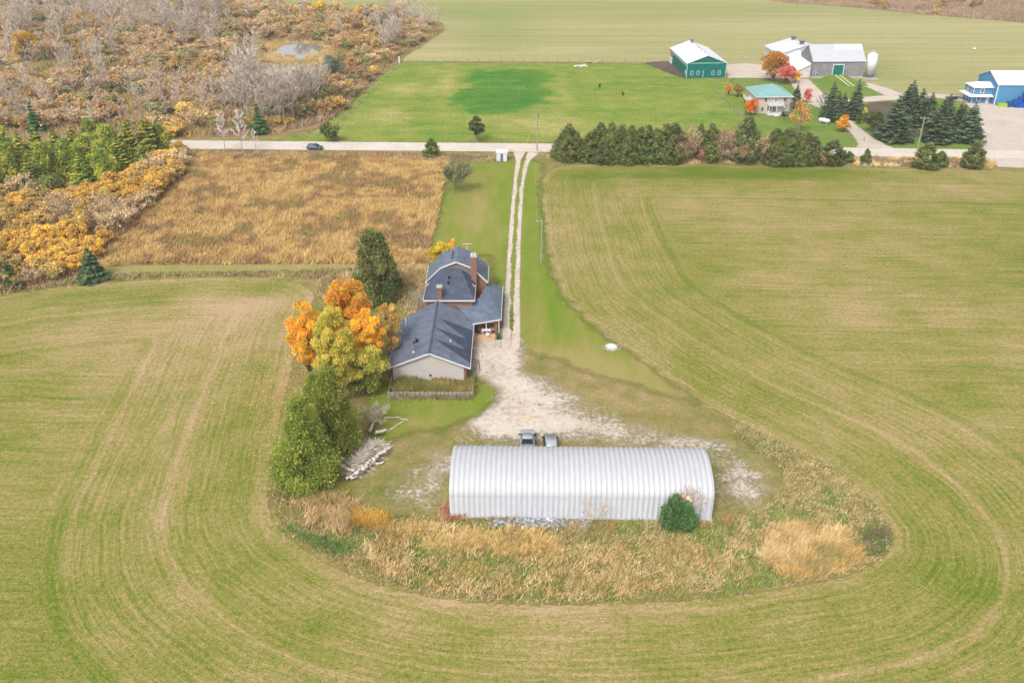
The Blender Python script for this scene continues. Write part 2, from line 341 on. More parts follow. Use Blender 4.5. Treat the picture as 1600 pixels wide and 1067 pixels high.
# lawns
m = gmat('mown_lawn', [(.05, C(96, 134, 34)), (.4, C(128, 150, 50)), (.65, C(150, 152, 72)), (.95, C(172, 158, 98))], .06, .3, 2.6, (.55, .5, .7), 2.4, .22, 1.4, {'olive': .5}, .06, (1.6, .35))
LAWN = GP([(704,250),(740,252),(800,246),(850,254),(848,275),(846,300),(848,340),(854,390),(864,432),(880,467),(905,492),(985,554),(1082,619),(1100,632),(1040,618),(980,600),(920,582),(870,560),(812,548),(800,520),(775,440),(765,400),(668,398),(690,320)])
sheet('lawn', LAWN, .034, m, 1.2, 3.6, False, {'olive': lambda q: blobs(q, gb((745,330,26,70,.55),(720,300,25,40,.3),(950,580,130,24,.8),(1050,615,80,26,.9),(862,570,70,30,.9),(900,545,40,20,.3),(830,500,14,50,.25),(850,270,20,14,.4)))})
sheet('lawn', GP([(585,590),(610,604),(700,612),(742,612),(742,598),(772,596),(775,622),(745,650),(700,668),(650,672),(600,690),(575,650)]), .034, m, .8, 3.6, True, {'olive': lambda q: blobs(q, gb((640,665,60,14,.5)))})
# gravel: yard, road, driveway, farm lanes
def gravel(name, stops, amp, escale, soft, cover=None, mid=False):
    n = NT(name, .95); n.b.inputs['Specular IOR Level'].default_value = .08; p = n.pos()
    f = n.lc((n.noise(p, .15, 4, .6), .9), (n.noise(p, 1.2, 4, .7), 1.1), (n.noise(p, 4., 2, .7), .6), -.8)
    n.color(n.ramp(f, stops)); a = edge_alpha(n, p, amp, escale, soft)
    if cover is not None:
        c = n.lc((n.attr('cover'), 1.), (n.noise(p, .45, 5, .75), 1.6), (n.noise(p, 1.8, 3, .7), .8), -1.2)
        a = n.math('MULTIPLY', a, n.smooth(c, .0, .75))
    if mid:
        am = n.math('ABSOLUTE', n.attr('mid')); al = n.attr('along')
        g = n.lc((am, 1.), (n.noise(p, 1.3, 4, .75), 1.3), (n.noise(p, .12, 2), 1.0), (n.smooth(al, 70, 118), .3), -1.57)
        a = n.math('MULTIPLY', a, n.smooth(g, -.08, .08))
    n.alpha(a); n.bump(n.noise(p, 5., 3, .7), .06); return n.m
GS = [(.15, C(194, 176, 156)), (.5, C(226, 210, 192)), (.85, C(243, 232, 218))]
YARD = GP([(742,528),(812,530),(814,585),(850,588),(905,618),(960,645),(1040,668),(1130,690),(1205,722),(1210,780),(1140,800),(1090,812),(900,812),(705,812),(610,802),(590,775),(640,735),(690,700),(720,668),(765,640),(780,605),(745,585)])
YC_ = gb((780,560,50,70,1.4),(850,625,70,32,.75),(800,665,90,22,.7),(900,665,90,18,.55),(700,720,50,22,.5),(650,765,60,30,.5),(1040,690,90,14,.5),(1160,755,42,36,.75),(1100,700,60,14,.4),(960,672,60,20,.3))
sheet('gravel_yard', YARD, .04, gravel('yard_gravel', GS, 1.8, .4, 1.2, True), .8, 2., True, {'cover': lambda q: np.minimum(1, blobs(q, YC_))*.9-.12})
RD = [(-700, 268), G(-200,221), G(270,226.2), G(830,231.2), G(1200,235.5), G(1540,241), (500, 216)]
strip('road', RD, 3.9, .05, gravel('road_gravel', [(.15, C(214, 200, 184)), (.5, C(232, 220, 206)), (.85, C(243, 234, 224))], .25, .6, .25), 3., 9, False)
DR = GP([(823,238),(817,252),(811,285),(807,330),(803.5,390),(801,450),(799,520),(797,545)])
strip('driveway', DR, [3.6,1.75,1.3,1.3,1.3,1.35,1.5,1.6], .058, gravel('drive_gravel', GS, .22, .9, .22, None, True), .5, 15)
m_lane = gravel('lane_gravel', [(.15, C(202, 184, 164)), (.5, C(222, 206, 190)), (.85, C(234, 222, 208))], .5, .5, .4)
sheet('gravel_apron', GP([(1134,101),(1165,99),(1205,103),(1232,112),(1250,124),(1215,123),(1136,122)]), .03, m_lane, 1.5, 1.5, False)
strip('farm_lane', GP([(1248,124),(1268,148),(1292,166),(1330,158),(1392,153),(1460,150),(1540,160)]), [3.5,4.5,3.6,2.6,3.2,3.2,4], .034, m_lane, 2.)
strip('farm_lane', GP([(1350,131),(1372,138),(1398,149)]), [2.5,3,3.5], .038, m_lane, 2.)
strip('farm_lane', GP([(1372,237),(1362,226),(1346,212),(1330,198),(1318,186)]), [6.5,3.6,2.4,2.,1.8], .042, m_lane, 1.5)
sheet('gravel_lot', GP([(1500,150),(1560,160),(1640,165)])+[(330,268),(330,215)]+GP([(1600,263),(1562,262),(1530,243),(1528,210),(1524,180)]), .046, gravel('lot_gravel', [(.15, C(204, 188, 172)), (.5, C(220, 204, 190)), (.85, C(232, 220, 210))], 1., .3, .5), 2., 1.5, False)
m = gmat('manured_soil', [(.2, C(92, 78, 72)), (.8, C(134, 116, 100))], .1, .5, 2., (.4, .4, .4), 2., .3, .8)
sheet('muddy_ground', GP([(1010,99),(1048,97),(1064,112),(1078,124),(1058,119),(1030,108)]), .036, m, 1.2, 2.)
# pond
n = NT('pond_water', .03); n.color(C(150, 146, 136)); n.b.inputs['Specular IOR Level'].default_value = 1.; n.bump(n.noise(n.pos(), .6, 3), .01)
me = bpy.data.meshes.new('pond'); pp = catmull(GP([(430,80),(436,74),(448,70),(470,67),(492,69),(506,75),(502,82),(484,86),(474,93),(462,94),(456,87),(442,87)]), 2.)
me.from_pydata([(x, y, .06) for x, y in pp], [], [tuple(range(len(pp)))]); me.materials.append(n.m); tag(link('pond', me), kind='structure')

# ------------------------------------------------------------------ building materials and helpers
def shingle_mat(name, c0, c1):
    n = NT(name, .85); p = n.obj(); b = n.t.nodes.new('ShaderNodeTexBrick'); n.set(b.inputs['Vector'], p)
    b.inputs['Scale'].default_value = 1.; b.inputs['Brick Width'].default_value = .32; b.inputs['Row Height'].default_value = .16; b.inputs['Mortar Size'].default_value = .012
    b.inputs['Color1'].default_value = c0; b.inputs['Color2'].default_value = c1; b.inputs['Mortar'].default_value = tuple(x*.75 for x in c0[:3])+(1,)
    n.color(n.mix(n.smooth(n.noise(p, .8, 5, .7), .3, .75), b.outputs[0], tuple(x*1.25 for x in c1[:3])+(1,))); n.bump(n.noise(p, 6, 2), .01); return n.m
def siding_mat(name, col, pitch=.25, vertical=False, var=.12):
    n = NT(name, .6); p = n.obj(); s = n.sep(p); q = n.math('ADD', s[0], s[1]) if vertical else s[2]
    w = n.math('FRACT', n.math('MULTIPLY', q, 1/pitch)); g = n.smooth(w, 0., .14)
    f = n.lc((n.noise(p, .7, 4), 1.), (n.noise(n.comb(n.math('MULTIPLY', s[0], 3.), n.math('MULTIPLY', s[1], 3.), n.math('MULTIPLY', s[2], .4)), 1., 3), .6), -.3)
    cc = n.ramp(f, [(.25, tuple(x*(1-var*1.5) for x in col[:3])+(1,)), (.75, tuple(min(1, x*(1+var)) for x in col[:3])+(1,))])
    n.color(cc); n.bump(g, .02); return n.m
def brick_mat(name):
    n = NT(name, .85); p = n.obj(); s = n.sep(p); b = n.t.nodes.new('ShaderNodeTexBrick'); n.set(b.inputs['Vector'], n.comb(n.math('ADD', s[0], s[1]), s[2]))
    b.inputs['Scale'].default_value = 1.; b.inputs['Brick Width'].default_value = .24; b.inputs['Row Height'].default_value = .08; b.inputs['Mortar Size'].default_value = .008
    b.inputs['Color1'].default_value = C(168, 112, 88); b.inputs['Color2'].default_value = C(140, 92, 76); b.inputs['Mortar'].default_value = C(190, 174, 160)
    n.color(n.mix(n.smooth(n.noise(p, 1.2, 4), .4, .8), b.outputs[0], C(150, 104, 84))); n.bump(b.outputs[1], .008); return n.m
SHING = shingle_mat('slate_blue_shingle', C(98, 108, 126), C(118, 127, 144)); SHING2 = shingle_mat('dark_shingle', C(70, 79, 96), C(88, 97, 114))
SHING3 = shingle_mat('darkest_shingle', C(58, 67, 84), C(74, 84, 102)); STUCCO = plain('pale_render', C(212, 204, 198), .9, .06, .5, fine=3); WHITE = plain('white_trim', C(240, 240, 240), .5, .03, 1.)
BRICK = brick_mat('brown_brick'); GREYSID = siding_mat('grey_stone_cladding', C(150, 142, 136), .3, False, .25)
GLASS = plain('window_glass', C(52, 58, 66), .08, .1, .5, spec=.6); DARK = plain('black_metal', C(40, 42, 46), .5, .1, 2); STEEL = plain('steel', C(190, 194, 198), .35, .08, 2, .7)
DECKW = siding_mat('cedar_deck', C(236, 196, 150), .15, True, .12); WEATH = plain('weathered_board', C(168, 154, 142), .9, .2, 2.5)
CONC = plain('concrete', C(196, 190, 180), .9, .12, 1.5)
def obj(name, mb, mat, parent=None, smooth=False, label=None):
    o = mb.build(name, mat, parent, smooth)
    if label: o['label'] = label
    return o
def window(par, x, y, z, w, h, axis='y', face=-1, frame=WHITE, t=.06, fw=.1, mull=True):
    """frame proud of the wall plane at y (axis 'y') or x (axis 'x'); face is the outward sign"""
    fr = MB(); gl = MB(); a, b = -t*.2, t
    def bx(m, u0, u1, z0, z1, d0, d1):
        d0, d1 = sorted((d0*face, d1*face))
        m.box(x+u0, x+u1, y+d0, y+d1, z0, z1) if axis == 'y' else m.box(x+d0, x+d1, y+u0, y+u1, z0, z1)
    bx(fr, -w/2, -w/2+fw, z, z+h, a, b); bx(fr, w/2-fw, w/2, z, z+h, a, b); bx(fr, -w/2+fw, w/2-fw, z, z+fw, a, b); bx(fr, -w/2+fw, w/2-fw, z+h-fw, z+h, a, b)
    if mull: bx(fr, -w/2+fw, w/2-fw, z+h/2-.03, z+h/2+.03, a, b*.8)
    bx(gl, -w/2+fw*.6, w/2-fw*.6, z+fw*.6, z+h-fw*.6, a*.5, .02)
    g = obj('window', gl, GLASS, par); obj('frame', fr, frame, g); return g

# ------------------------------------------------------------------ arched metal storage building
def metal(name, c, rough=.42):
    n = NT(name, rough); n.b.inputs['Metallic'].default_value = .0; n.b.inputs['Specular IOR Level'].default_value = .5; p = n.pos(); s = n.sep(p)
    st = n.noise(n.comb(n.math('MULTIPLY', s[0], 2.2), n.math('MULTIPLY', s[1], .5), n.math('MULTIPLY', s[2], .35)), 1., 4, .6)
    f = n.lc((st, .8), (n.noise(p, 1.3, 4), .4), -.1)
    n.color(n.ramp(f, [(.2, tuple(x*.86 for x in c[:3])+(1,)), (.5, c), (.85, tuple(min(1, x*1.08) for x in c[:3])+(1,))])); return n.m
GALV = metal('galvanised_steel', C(228, 230, 236, .5)); GALVW = metal('galvanised_wall', C(222, 225, 234, .62))
HX, HY, HL, HW, WALLH, RIDGE, NP = -7.55, 85.35, 31.75, 9.3, 3.1, 5.55, 50
hut = empty('arched_metal_shed', (HX, HY, 0), R(-1.1), 'long pale galvanised arched metal shed with ribbed panels', 'shed')
PW = HL/NP; ND = 8
us = [(k/ND*PW, .06*(1-math.cos(2*math.pi*k/ND))) for k in range(ND+1)]
def panel(name, prof, mat):                     # prof: list of (y, z, ny, nz)
    v = []; f = []
    for (y, z, ny, nz) in prof:
        for u, o in us: v.append((u, y+ny*o, z+nz*o))
    k = ND+1
    for i in range(len(prof)-1):
        for j in range(ND): f.append((i*k+j, i*k+j+1, (i+1)*k+j+1, (i+1)*k+j))
    me = bpy.data.meshes.new(name); me.from_pydata(v, [], f); me.materials.append(mat); me.polygons.foreach_set('use_smooth', [True]*len(f)); return me
a_, b_ = HW/2, RIDGE-WALLH
arch = []
for k in range(25):
    t = math.pi*k/24; y = HW/2-a_*math.cos(t); z = WALLH+b_*math.sin(t)*(1-.0*math.cos(t))
    ny, nz = -math.cos(t)/a_, math.sin(t)/b_; L = math.hypot(ny, nz); arch.append((y, z, ny/L, nz/L))
pw1 = panel('wall_panel', [(0, 0, -1, 0), (0, WALLH*.5, -1, 0), (-.0, WALLH+.05, -1, 0)], GALVW); pr = panel('roof_panel', arch, GALV)
pw2 = panel('wall_panel_rear', [(HW, WALLH+.05, 1, 0), (HW, 0, 1, 0)], GALVW)
for k in range(NP):
    link('roof_panel', pr, hut, (k*PW, 0, .02)); link('wall_panel', pw1, hut, (k*PW, .03, 0)); link('wall_panel', pw2, hut, (k*PW, -.03, 0))
endp = [(y, z) for y, z, *_ in arch]
for x in (.05, HL-.05):
    obj('end_wall', MB().prism([(x, .05, 0)]+[(x, max(.05, min(HW-.05, y)), z) for y, z in endp]+[(x, HW-.05, 0)], (.06, 0, 0)), GALVW, hut)
obj('sliding_door', MB().box(-.06, .03, 2.4, 6.9, .05, 3.6), WHITE, hut)
ft = MB()
for yy in (-.2, HW-.1): ft.box(-.1, HL+.1, yy, yy+.3, -.3, .12)
obj('footing', ft, CONC, hut)

# ------------------------------------------------------------------ farmhouse
H = empty('farmhouse', (-12.5, 130, 0), 0, 'farmhouse with slate-blue shingle roofs, brick chimneys and low rendered wing', 'house')
def hb(name, mb, mat, par=None, smooth=False, label=None):
    mb.v = [(x+12.5, y-130, z) for x, y, z in mb.v]; return obj(name, mb, mat, par or H, smooth, label)
def roof_pair(x0, x1, xr, y0, y1, ze, zr, ov=.0): pass
# low wing
WX0, WX1, WY0, WY1, WE, WR, WXR = -18.15, -7.05, 117.3, 134.6, 2.55, 4.95, -12.45
hb('wing_wall', MB().prism([(WX0, WY0, 0), (WX1, WY0, 0), (WX1, WY0, WE), (WXR, WY0, WR-.12), (WX0, WY0, WE)], (0, WY1-WY0-3.2, 0)), STUCCO)
cb = MB().box(WX1-.3, WX1+.08, WY0-.07, WY0+.5, 0, 2.35); cb.box(WX1-.002, WX1+.08, WY0+.5, WY1-5, 0, 2.3); hb('brick_corner', cb, BRICK)
ex0, ex1, ez = -18.85, -6.35, 2.35
wr = MB()
wr.slab([(ex0, WY0-.45, ez), (WXR, WY0-.45, WR), (WXR, WY1, WR), (ex0, WY1-2.5, ez)], .16)
wr.slab([(WXR, WY0-.45, WR), (ex1, WY0-.45, ez), (ex1, WY1-.6, ez), (WXR, WY1, WR)], .16)
wing_roof = hb('wing_roof', wr, SHING)
tr = MB()
for xe in (ex0, ex1):
    tr.bar((xe, WY0-.49, ez-.03), (WXR, WY0-.49, WR-.05), .07, .24)
tr.bar((ex0-.04, WY0-.45, ez-.08), (ex0-.04, WY1-2.5, ez-.08), .07, .2); tr.bar((ex1+.04, WY0-.45, ez-.08), (ex1+.04, WY1-.6, ez-.08), .07, .2)
hb('fascia', tr, WHITE, None)
slope = (WR-ez)/(ex1-WXR)
def on_r(x, y, up=.012): return (x, y, WR-slope*(x-WXR)+up)
for (ya, yb, xa) in ((128.9, 124.8, -11.9), (125.4, 121.4, -12.0), (121.9, 118.4, -12.1)):     # darker shingle batches laid in steps
    p3 = MB().slab([on_r(xa, ya), on_r(ex1-.02, ya), on_r(ex1-.02, yb)], .02); hb('shingle_patch', p3, SHING3)
hb('ridge_cap', MB().bar((WXR, WY0-.45, WR+.02), (WXR, WY1, WR+.02), .3, .05), SHING2)
vp = MB().tube((-14.9, 119.2, 3.6), (-14.9, 119.2, 5.2), .12, n=10); vp.tube((-14.9, 119.2, 5.2), (-14.9, 119.2, 5.45), .2, .17, n=10); hb('stove_pipe', vp, STEEL)
hb('flashing', MB().box(-15.2, -14.6, 118.9, 119.5, 3.78, 3.95), WHITE); hb('pipe_cap', MB().tube((-14.9, 119.2, 5.45), (-14.9, 119.2, 5.75), .21, .1, n=10), DARK)
hb('roof_vent', MB().box(-15.0, -14.6, 121.9, 122.4, 3.75, 4.5), DARK)
hb('vent_pipe', MB().tube((-17.3, 129.5, 2.9), (-17.3, 129.5, 4.3), .09, n=8), WHITE)
hb('vent_pipe', MB().tube((-9.6, 122.6, 3.6), (-9.6, 122.6, 4.15), .1, n=8), WHITE)
hb('wall_vent', MB().box(-12.6, -12.3, WY0-.1, WY0+.02, .75, 1.05), DARK)
dr_ = MB().box(WX1+.0, WX1+.1, 121.2, 124.2, .05, 2.2); hb('garage_door', dr_, WHITE); dr_ = MB().box(WX1+.0, WX1+.1, 126.2, 127.2, .05, 2.1); hb('side_door', dr_, WHITE)
# middle block with a steep hipped roof
bx0, bx1, by0, by1, be = -14.85, -6.3, 134.9, 142.2, 5.0
hb('middle_wall', MB().box(bx0+.35, bx1-.35, by0+.3, by1, 0, be-.05), BRICK)
BR = [(-12.3, 141.9, 7.65), (-8.9, 141.9, 7.65)]
mr = MB(); e0 = (bx0, by0-.15, be); e1 = (bx1, by0-.15, be); e2 = (bx1, 142.2, be+.2); e3 = (bx0, 142.2, be+.2)
mr.slab([e0, e1, BR[1], BR[0]], .14); mr.slab([e1, e2, BR[1]], .14); mr.slab([e3, e0, BR[0]], .14)
hb('middle_roof', mr, SHING2)
t2 = MB(); t2.bar((bx0-.05, by0-.2, be-.1), (bx1+.05, by0-.2, be-.1), .08, .22); t2.bar((bx1+.06, by0-.2, be-.1), (bx1+.06, 142, be-.02), .07, .2); t2.bar((bx0-.06, by0-.2, be-.1), (bx0-.06, 142, be-.02), .07, .2)
t2.bar((bx0+.05, 139.6, 5.35), (-13.3, 140.4, 6.15), .1, .16); t2.bar((bx1-.05, 139.4, 5.3), (-8.2, 140.4, 6.25), .1, .16)
hb('fascia', t2, WHITE)
hb('chimney', MB().box(-12.5, -11.75, 134.95, 135.75, 4.6, 7.2), BRICK); hb('chimney_cap', MB().box(-12.6, -11.65, 134.85, 135.85, 7.2, 7.4), CONC)
hb('roof_vent', MB().box(-10.95, -10.6, 139.3, 139.7, 6.85, 7.2), DARK); hb('roof_vent', MB().box(-11.0, -10.65, 138.2, 138.6, 6.4, 6.75), DARK)
# main block: barn-shaped roof running away from the road side
ax0, ax1, ay0, ay1, ae = -14.75, -4.55, 142.2, 148.3, 5.1
prof = [(ax0-.35, ae-.15), (-12.35, 7.75), (-9.65, 8.85), (-6.95, 7.75), (ax1+.35, ae-.15)]
gp = [(ax0, ay0, 0), (ax1, ay0, 0), (ax1, ay0, ae), (-6.95, ay0, 7.6), (-9.65, ay0, 8.7), (-12.35, ay0, 7.6), (ax0, ay0, ae)]
hb('main_wall', MB().prism(gp, (0, ay1-ay0, 0)), BRICK)
hb('gable_cladding', MB().prism([(-13.6, ay0-.04, 6.2), (-7.1, ay0-.04, 6.2), (-6.95, ay0-.04, 7.55), (-9.65, ay0-.04, 8.65), (-12.35, ay0-.04, 7.55)], (0, .035, 0)), GREYSID)
ar = MB()
for (xa, za), (xb, zb) in zip(prof[:-1], prof[1:]): ar.slab([(xa, ay0-.4, za), (xb, ay0-.4, zb), (xb, ay1+.4, zb), (xa, ay1+.4, za)], .16)
hb('main_roof', ar, SHING)
t3 = MB()
for (xa, za), (xb, zb) in zip(prof[:-1], prof[1:]): t3.bar((xa, ay0-.44, za-.03), (xb, ay0-.44, zb-.03), .07, .24)
for x in (prof[0][0], prof[-1][0]): t3.bar((x, ay0-.4, ae-.22), (x, ay1+.4, ae-.22), .1, .2)
hb('fascia', t3, WHITE)
for k in range(3): hb('roof_vent', MB().box(-10.55, -10.3, 144.0+k*1.2, 144.35+k*1.2, 8.45, 8.75), DARK)
hb('chimney', MB().box(-7.1, -6.1, 141.1, 142.15, 3.0, 10.0), BRICK); hb('chimney_cap', MB().box(-7.2, -6.0, 141.0, 142.25, 10.0, 10.2), CONC)
cp = MB(); cp.tube((-6.85, 141.6, 10.2), (-6.85, 141.6, 10.65), .16, n=8); cp.tube((-6.4, 141.6, 10.2), (-6.4, 141.6, 10.65), .16, n=8); hb('chimney_pot', cp, WHITE)
# side addition and porch under a hipped roof
pr_ = MB(); A_ = (-6.4, 137.2, 4.05); B_ = (-4.5, 143.6, 4.05)
pr_.slab([(-6.5, 131.0, 2.55), (-1.85, 132.6, 2.55), (-5.6, 137.4, 4.1), (-10.2, 136.6, 4.1)], .14)
pr_.slab([(-1.85, 132.6, 2.55), (-1.65, 145.3, 2.55), (-4.4, 143.2, 4.1), (-5.6, 137.4, 4.1)], .14)
pr_.slab([(-1.65, 145.3, 2.55), (-4.5, 146.2, 2.9), (-4.4, 143.2, 4.1)], .14)
hb('porch_roof', pr_, SHING)
t4 = MB(); t4.bar((-6.5, 130.95, 2.45), (-1.85, 132.55, 2.45), .08, .2); t4.bar((-1.8, 132.6, 2.45), (-1.6, 145.3, 2.45), .08, .2); hb('fascia', t4, WHITE)
hb('porch_wall', MB().box(-6.9, -2.5, 134.2, 144.6, 0, 2.5), BRICK)
hb('porch_wall', MB().box(-2.95, -2.5, 132.9, 134.2, 0, 2.4), BRICK)
w = window(H, 8.4, 4.2, 1.0, 1.9, 1.3); w = window(H, 6.6, 4.2, .9, .7, 1.4); 
for yy in (137.5, 141): window(H, 10.0, yy-130, .9, 1.2, 1.3, 'x', 1)
for yy in (144, 147): window(H, 7.95, yy-130, 3.4, 1., 1.3, 'x', 1)
for yy in (120, 124.5): window(H, -5.65, yy-130, 1., 1.2, 1.1, 'x', -1)
pp_ = MB()
for x, y in ((-6.3, 131.3), (-4.3, 131.95), (-2.2, 132.7)): pp_ = MB().box(x-.07, x+.07, y-.07, y+.07, .3, 2.45); hb('porch_post', pp_, WHITE)
hb('deck', MB().box(-6.75, -2.75, 129.6, 134.2, .0, .32), DECKW)
for k in range(4): hb('deck_plank', MB().box(-6.75, -2.75, 129.62+k*.3, 129.88+k*.3, .32, .345), DECKW)
# patio things
def thing_at(name, x, y, label, cat, z=0, rz=0, group=None): return empty(name, (x, y, z), rz, label, cat, group)
t = thing_at('patio_table', -4.3, 131.6, 'white patio table on the wooden deck', 'table', .345)
obj('table_top', MB().box(-.75, .75, -.4, .4, .68, .73), WHITE, t)
for sx in (-.65, .65):
    for sy in (-.32, .32): obj('leg', MB().tube((sx, sy, 0), (sx, sy, .68), .03), WHITE, t)
def chair(x, y, rz, lab, mat):
    t = thing_at('patio_chair', x, y, lab, 'chair', .345, rz)
    obj('seat', MB().box(-.25, .25, -.25, .25, .4, .45), mat, t); obj('backrest', MB().box(-.25, .25, .2, .26, .45, .95), mat, t)
    for sx in (-.22, .22):
        for sy in (-.22, .22): obj('leg', MB().tube((sx, sy, 0), (sx, sy, .4), .025), mat, t)
chair(-5.5, 131.5, R(90), 'dark patio chair at the end of the white table by the wing', DARK); chair(-4.6, 132.4, 0, 'dark patio chair behind the white table under the porch roof', DARK)
chair(-4.0, 130.4, R(170), 'white patio chair at the front of the deck', WHITE); chair(-3.1, 131.7, R(-90), 'dark patio chair at the end of the white table by the brick', DARK)
t = thing_at('storage_bin', -2.2, 130.4, 'dark green bin beside the wooden deck', 'bin'); obj('bin_body', MB().box(-.35, .35, -.4, .4, 0, .75), plain('green_plastic', C(50, 78, 66), .5), t); obj('lid', MB().box(-.38, .38, -.43, .43, .75, .82), plain('green_lid', C(60, 92, 78), .5), t)
t = thing_at('barbecue', -6.2, 132.2, 'black barbecue under the porch roof by the wing wall', 'barbecue', .345); obj('firebox', MB().loft([[(-.4,-.25,.8),(.4,-.25,.8),(.4,.25,.8),(-.4,.25,.8)],[(-.4,-.25,1.),(.4,-.25,1.),(.4,.25,1.),(-.4,.25,1.)],[(-.4,-.12,1.2),(.4,-.12,1.2),(.4,.12,1.2),(-.4,.12,1.2)]]), DARK, t); obj('cabinet', MB().box(-.38, .38, -.22, .22, 0, .8), DARK, t)
# timber by the garage
for k, (x, y, l, rz, lab) in enumerate(((-5.6, 122.2, 2.6, R(82), 'grey board lying on the gravel beside the wing'), (-5.15, 121.6, 3.2, R(96), 'brown pole lying on the gravel beside the wing'))):
    tag(obj('board', MB().box(-l/2, l/2, -.14 if k == 0 else -.06, .14 if k == 0 else .06, .06, .16), WEATH if k == 0 else BARK), lab, 'board')
    o = bpy.data.objects[[q.name for q in COL.objects][-1]]; o.location = (x, y, 0); o.rotation_euler.z = rz
t = tag(obj('round_post', MB().tube((-5.0, 123.9, 0), (-5.0, 123.9, .7), .16, n=8), WHITE), 'short white post standing in the gravel by the garage', 'post')
# garden fence of weathered boards
FN = empty('garden_fence', (-12, 112.4, 0), 0, 'low weathered board fence round the weedy garden by the rendered wall', 'fence')
fbm = MB().box(-.095, .095, -.015, .015, 0, .95).mesh('fence_board', WEATH); frm = plain('pale_board', C(196, 188, 178), .9, .15, 2)
fbm2 = MB().box(-.095, .095, -.015, .015, 0, 1.).mesh('fence_board', frm)
xa, xb, yf = -18.3, -5.75, 112.4
k = 0; x = xa
while x < xb:
    o = link('fence_board', fbm if k % 3 else fbm2, FN, (x+12, random.uniform(-.02, .02), random.uniform(-.08, .04))); o.rotation_euler.y = random.uniform(-.04, .04); x += .205; k += 1
for xs_, ye in ((xa, 117.1), (xb, 118.3)):
    y = yf+.2
    while y < ye: o = link('fence_board', fbm2, FN, (xs_+12, y-yf, random.uniform(-.05, .05)), R(90)); y += .205
    obj('rail', MB().bar((xs_+12.05, 0, .75), (xs_+12.05, ye-yf, .75), .05, .09), WEATH, FN)
obj('rail', MB().bar((xa+12, .05, .75), (xb+12, .05, .75), .05, .09), WEATH, FN)
for x in np.linspace(xa, xb, 6): obj('fence_post', MB().box(x+12-.05, x+12+.05, .03, .13, 0, 1.1), WEATH, FN)

# ------------------------------------------------------------------ neighbouring farm
GREEN = siding_mat('green_steel_siding', C(14, 122, 112), .3, True, .1); GREENT = plain('pale_green_trim', C(170, 222, 206), .5, .04); WROOF = siding_mat('white_metal_roof', C(244, 245, 248), .6, True, .03)
def gable_building(name, loc, rz, L, W, e, r, wm, rm, label, ov=.4, trim=WHITE, trimw=.25, nr=2):
    """ridge along local y from 0 (near gable) to L; x from -W/2 to W/2"""
    b = empty(name, loc, rz, label, 'barn')
    obj('wall', MB().prism([(-W/2, 0, 0), (W/2, 0, 0), (W/2, 0, e), (0, 0, r-.1), (-W/2, 0, e)], (0, L, 0)), wm, b)
    sl_ = (r-e)/(W/2)
    for sx in (-1, 1): obj('roof', MB().slab([(0, -ov, r+.05), (sx*(W/2+ov), -ov, e-sl_*ov+.05), (sx*(W/2+ov), L+ov, e-sl_*ov+.05), (0, L+ov, r+.05)], .12), rm, b)
    return b
gbn = gable_building('green_barn', (68.3, 321.5, 0), R(3.2), 27.5, 13.9, 5.15, 7.7, GREEN, WROOF, 'dark green metal barn with a white roof beside the paddock')
tb = MB().box(-6.98, 6.98, -.06, -.0, 5.0, 5.22)
for x in (-6.95, 6.95): tb.box(x-.12, x+.12, -.08, .1, 0, 5.1)
tb.box(-7.03, -6.95, 0, 27, 3.9, 4.5); obj('trim', tb, GREENT, gbn)
for x in (-5.1, -2.9, 2.4, 4.6): window(gbn, x, 0, 1.0, 1.0, 1.5, 'y', -1, GREENT, .08, .2)
obj('downpipe', MB().box(-1.2, -1.0, -.1, 0, .2, 2.6), GREENT, gbn)
for y in (.9, 2.2): window(gbn, -6.95, y, 1.0, .8, 1.5, 'x', -1, GREENT, .08, .2)
obj('lean_to_door', MB().box(-7.3, -6.98, 23.6, 27.4, 0, 2.3), WHITE, gbn); obj('timber_panel', MB().box(-7.2, -6.98, 23.6, 27.4, 2.6, 4.9), plain('orange_timber', C(214, 140, 74), .8, .2), gbn)
obj('roof_ventilator', MB().box(-.5, .5, 23.3, 24.7, 7.5, 8.8).box(-.9, .9, 22.9, 25.1, 8.8, 9.0), plain('ventilator_steel', C(150, 152, 160), .5), gbn)
for y in (5, 9, 13, 17): obj('roof_vent', MB().box(-.25, .25, y-.3, y+.3, 7.65, 8.0), plain('vent_red', C(196, 176, 180), .6), gbn)
# grey bank barn
GREYB = siding_mat('weathered_grey_boards', C(158, 154, 158), .3, True, .22); GREYR = siding_mat('grey_metal_roof', C(208, 210, 217), .6, True, .05); GREYR2 = siding_mat('bright_metal_roof', C(232, 234, 240), .6, True, .03)
gb_ = empty('grey_barn', (114.3, 320.9, 0), R(1.5), 'weathered grey timber barn with metal roof and green door', 'barn')
L_, D_, e_, r_ = 18.2, 13.6, 6.0, 10.3
obj('wall', MB().prism([(-L_/2, 0, 0), (-L_/2, 0, e_), (-L_/2, D_/2, r_-.1), (-L_/2, D_, e_), (-L_/2, D_, 0)], (L_, 0, 0)), GREYB, gb_)
obj('foundation', MB().box(-L_/2-.04, L_/2+.04, -.04, D_+.04, 0, .7), CONC, gb_)
sl_ = (r_-e_)/(D_/2)
obj('roof', MB().slab([(-L_/2-.3, -.4, e_-sl_*.4+.05), (L_/2+.3, -.4, e_-sl_*.4+.05), (L_/2+.3, D_/2, r_+.05), (-L_/2-.3, D_/2, r_+.05)], .12), GREYR, gb_)
obj('roof', MB().slab([(-L_/2-.3, D_+.4, e_-sl_*.4+.05), (L_/2+.3, D_+.4, e_-sl_*.4+.05), (L_/2+.3, D_/2, r_+.05), (-L_/2-.3, D_/2, r_+.05)], .12), GREYR, gb_)
sk = lambda y, up: (e_+sl_*y+up)
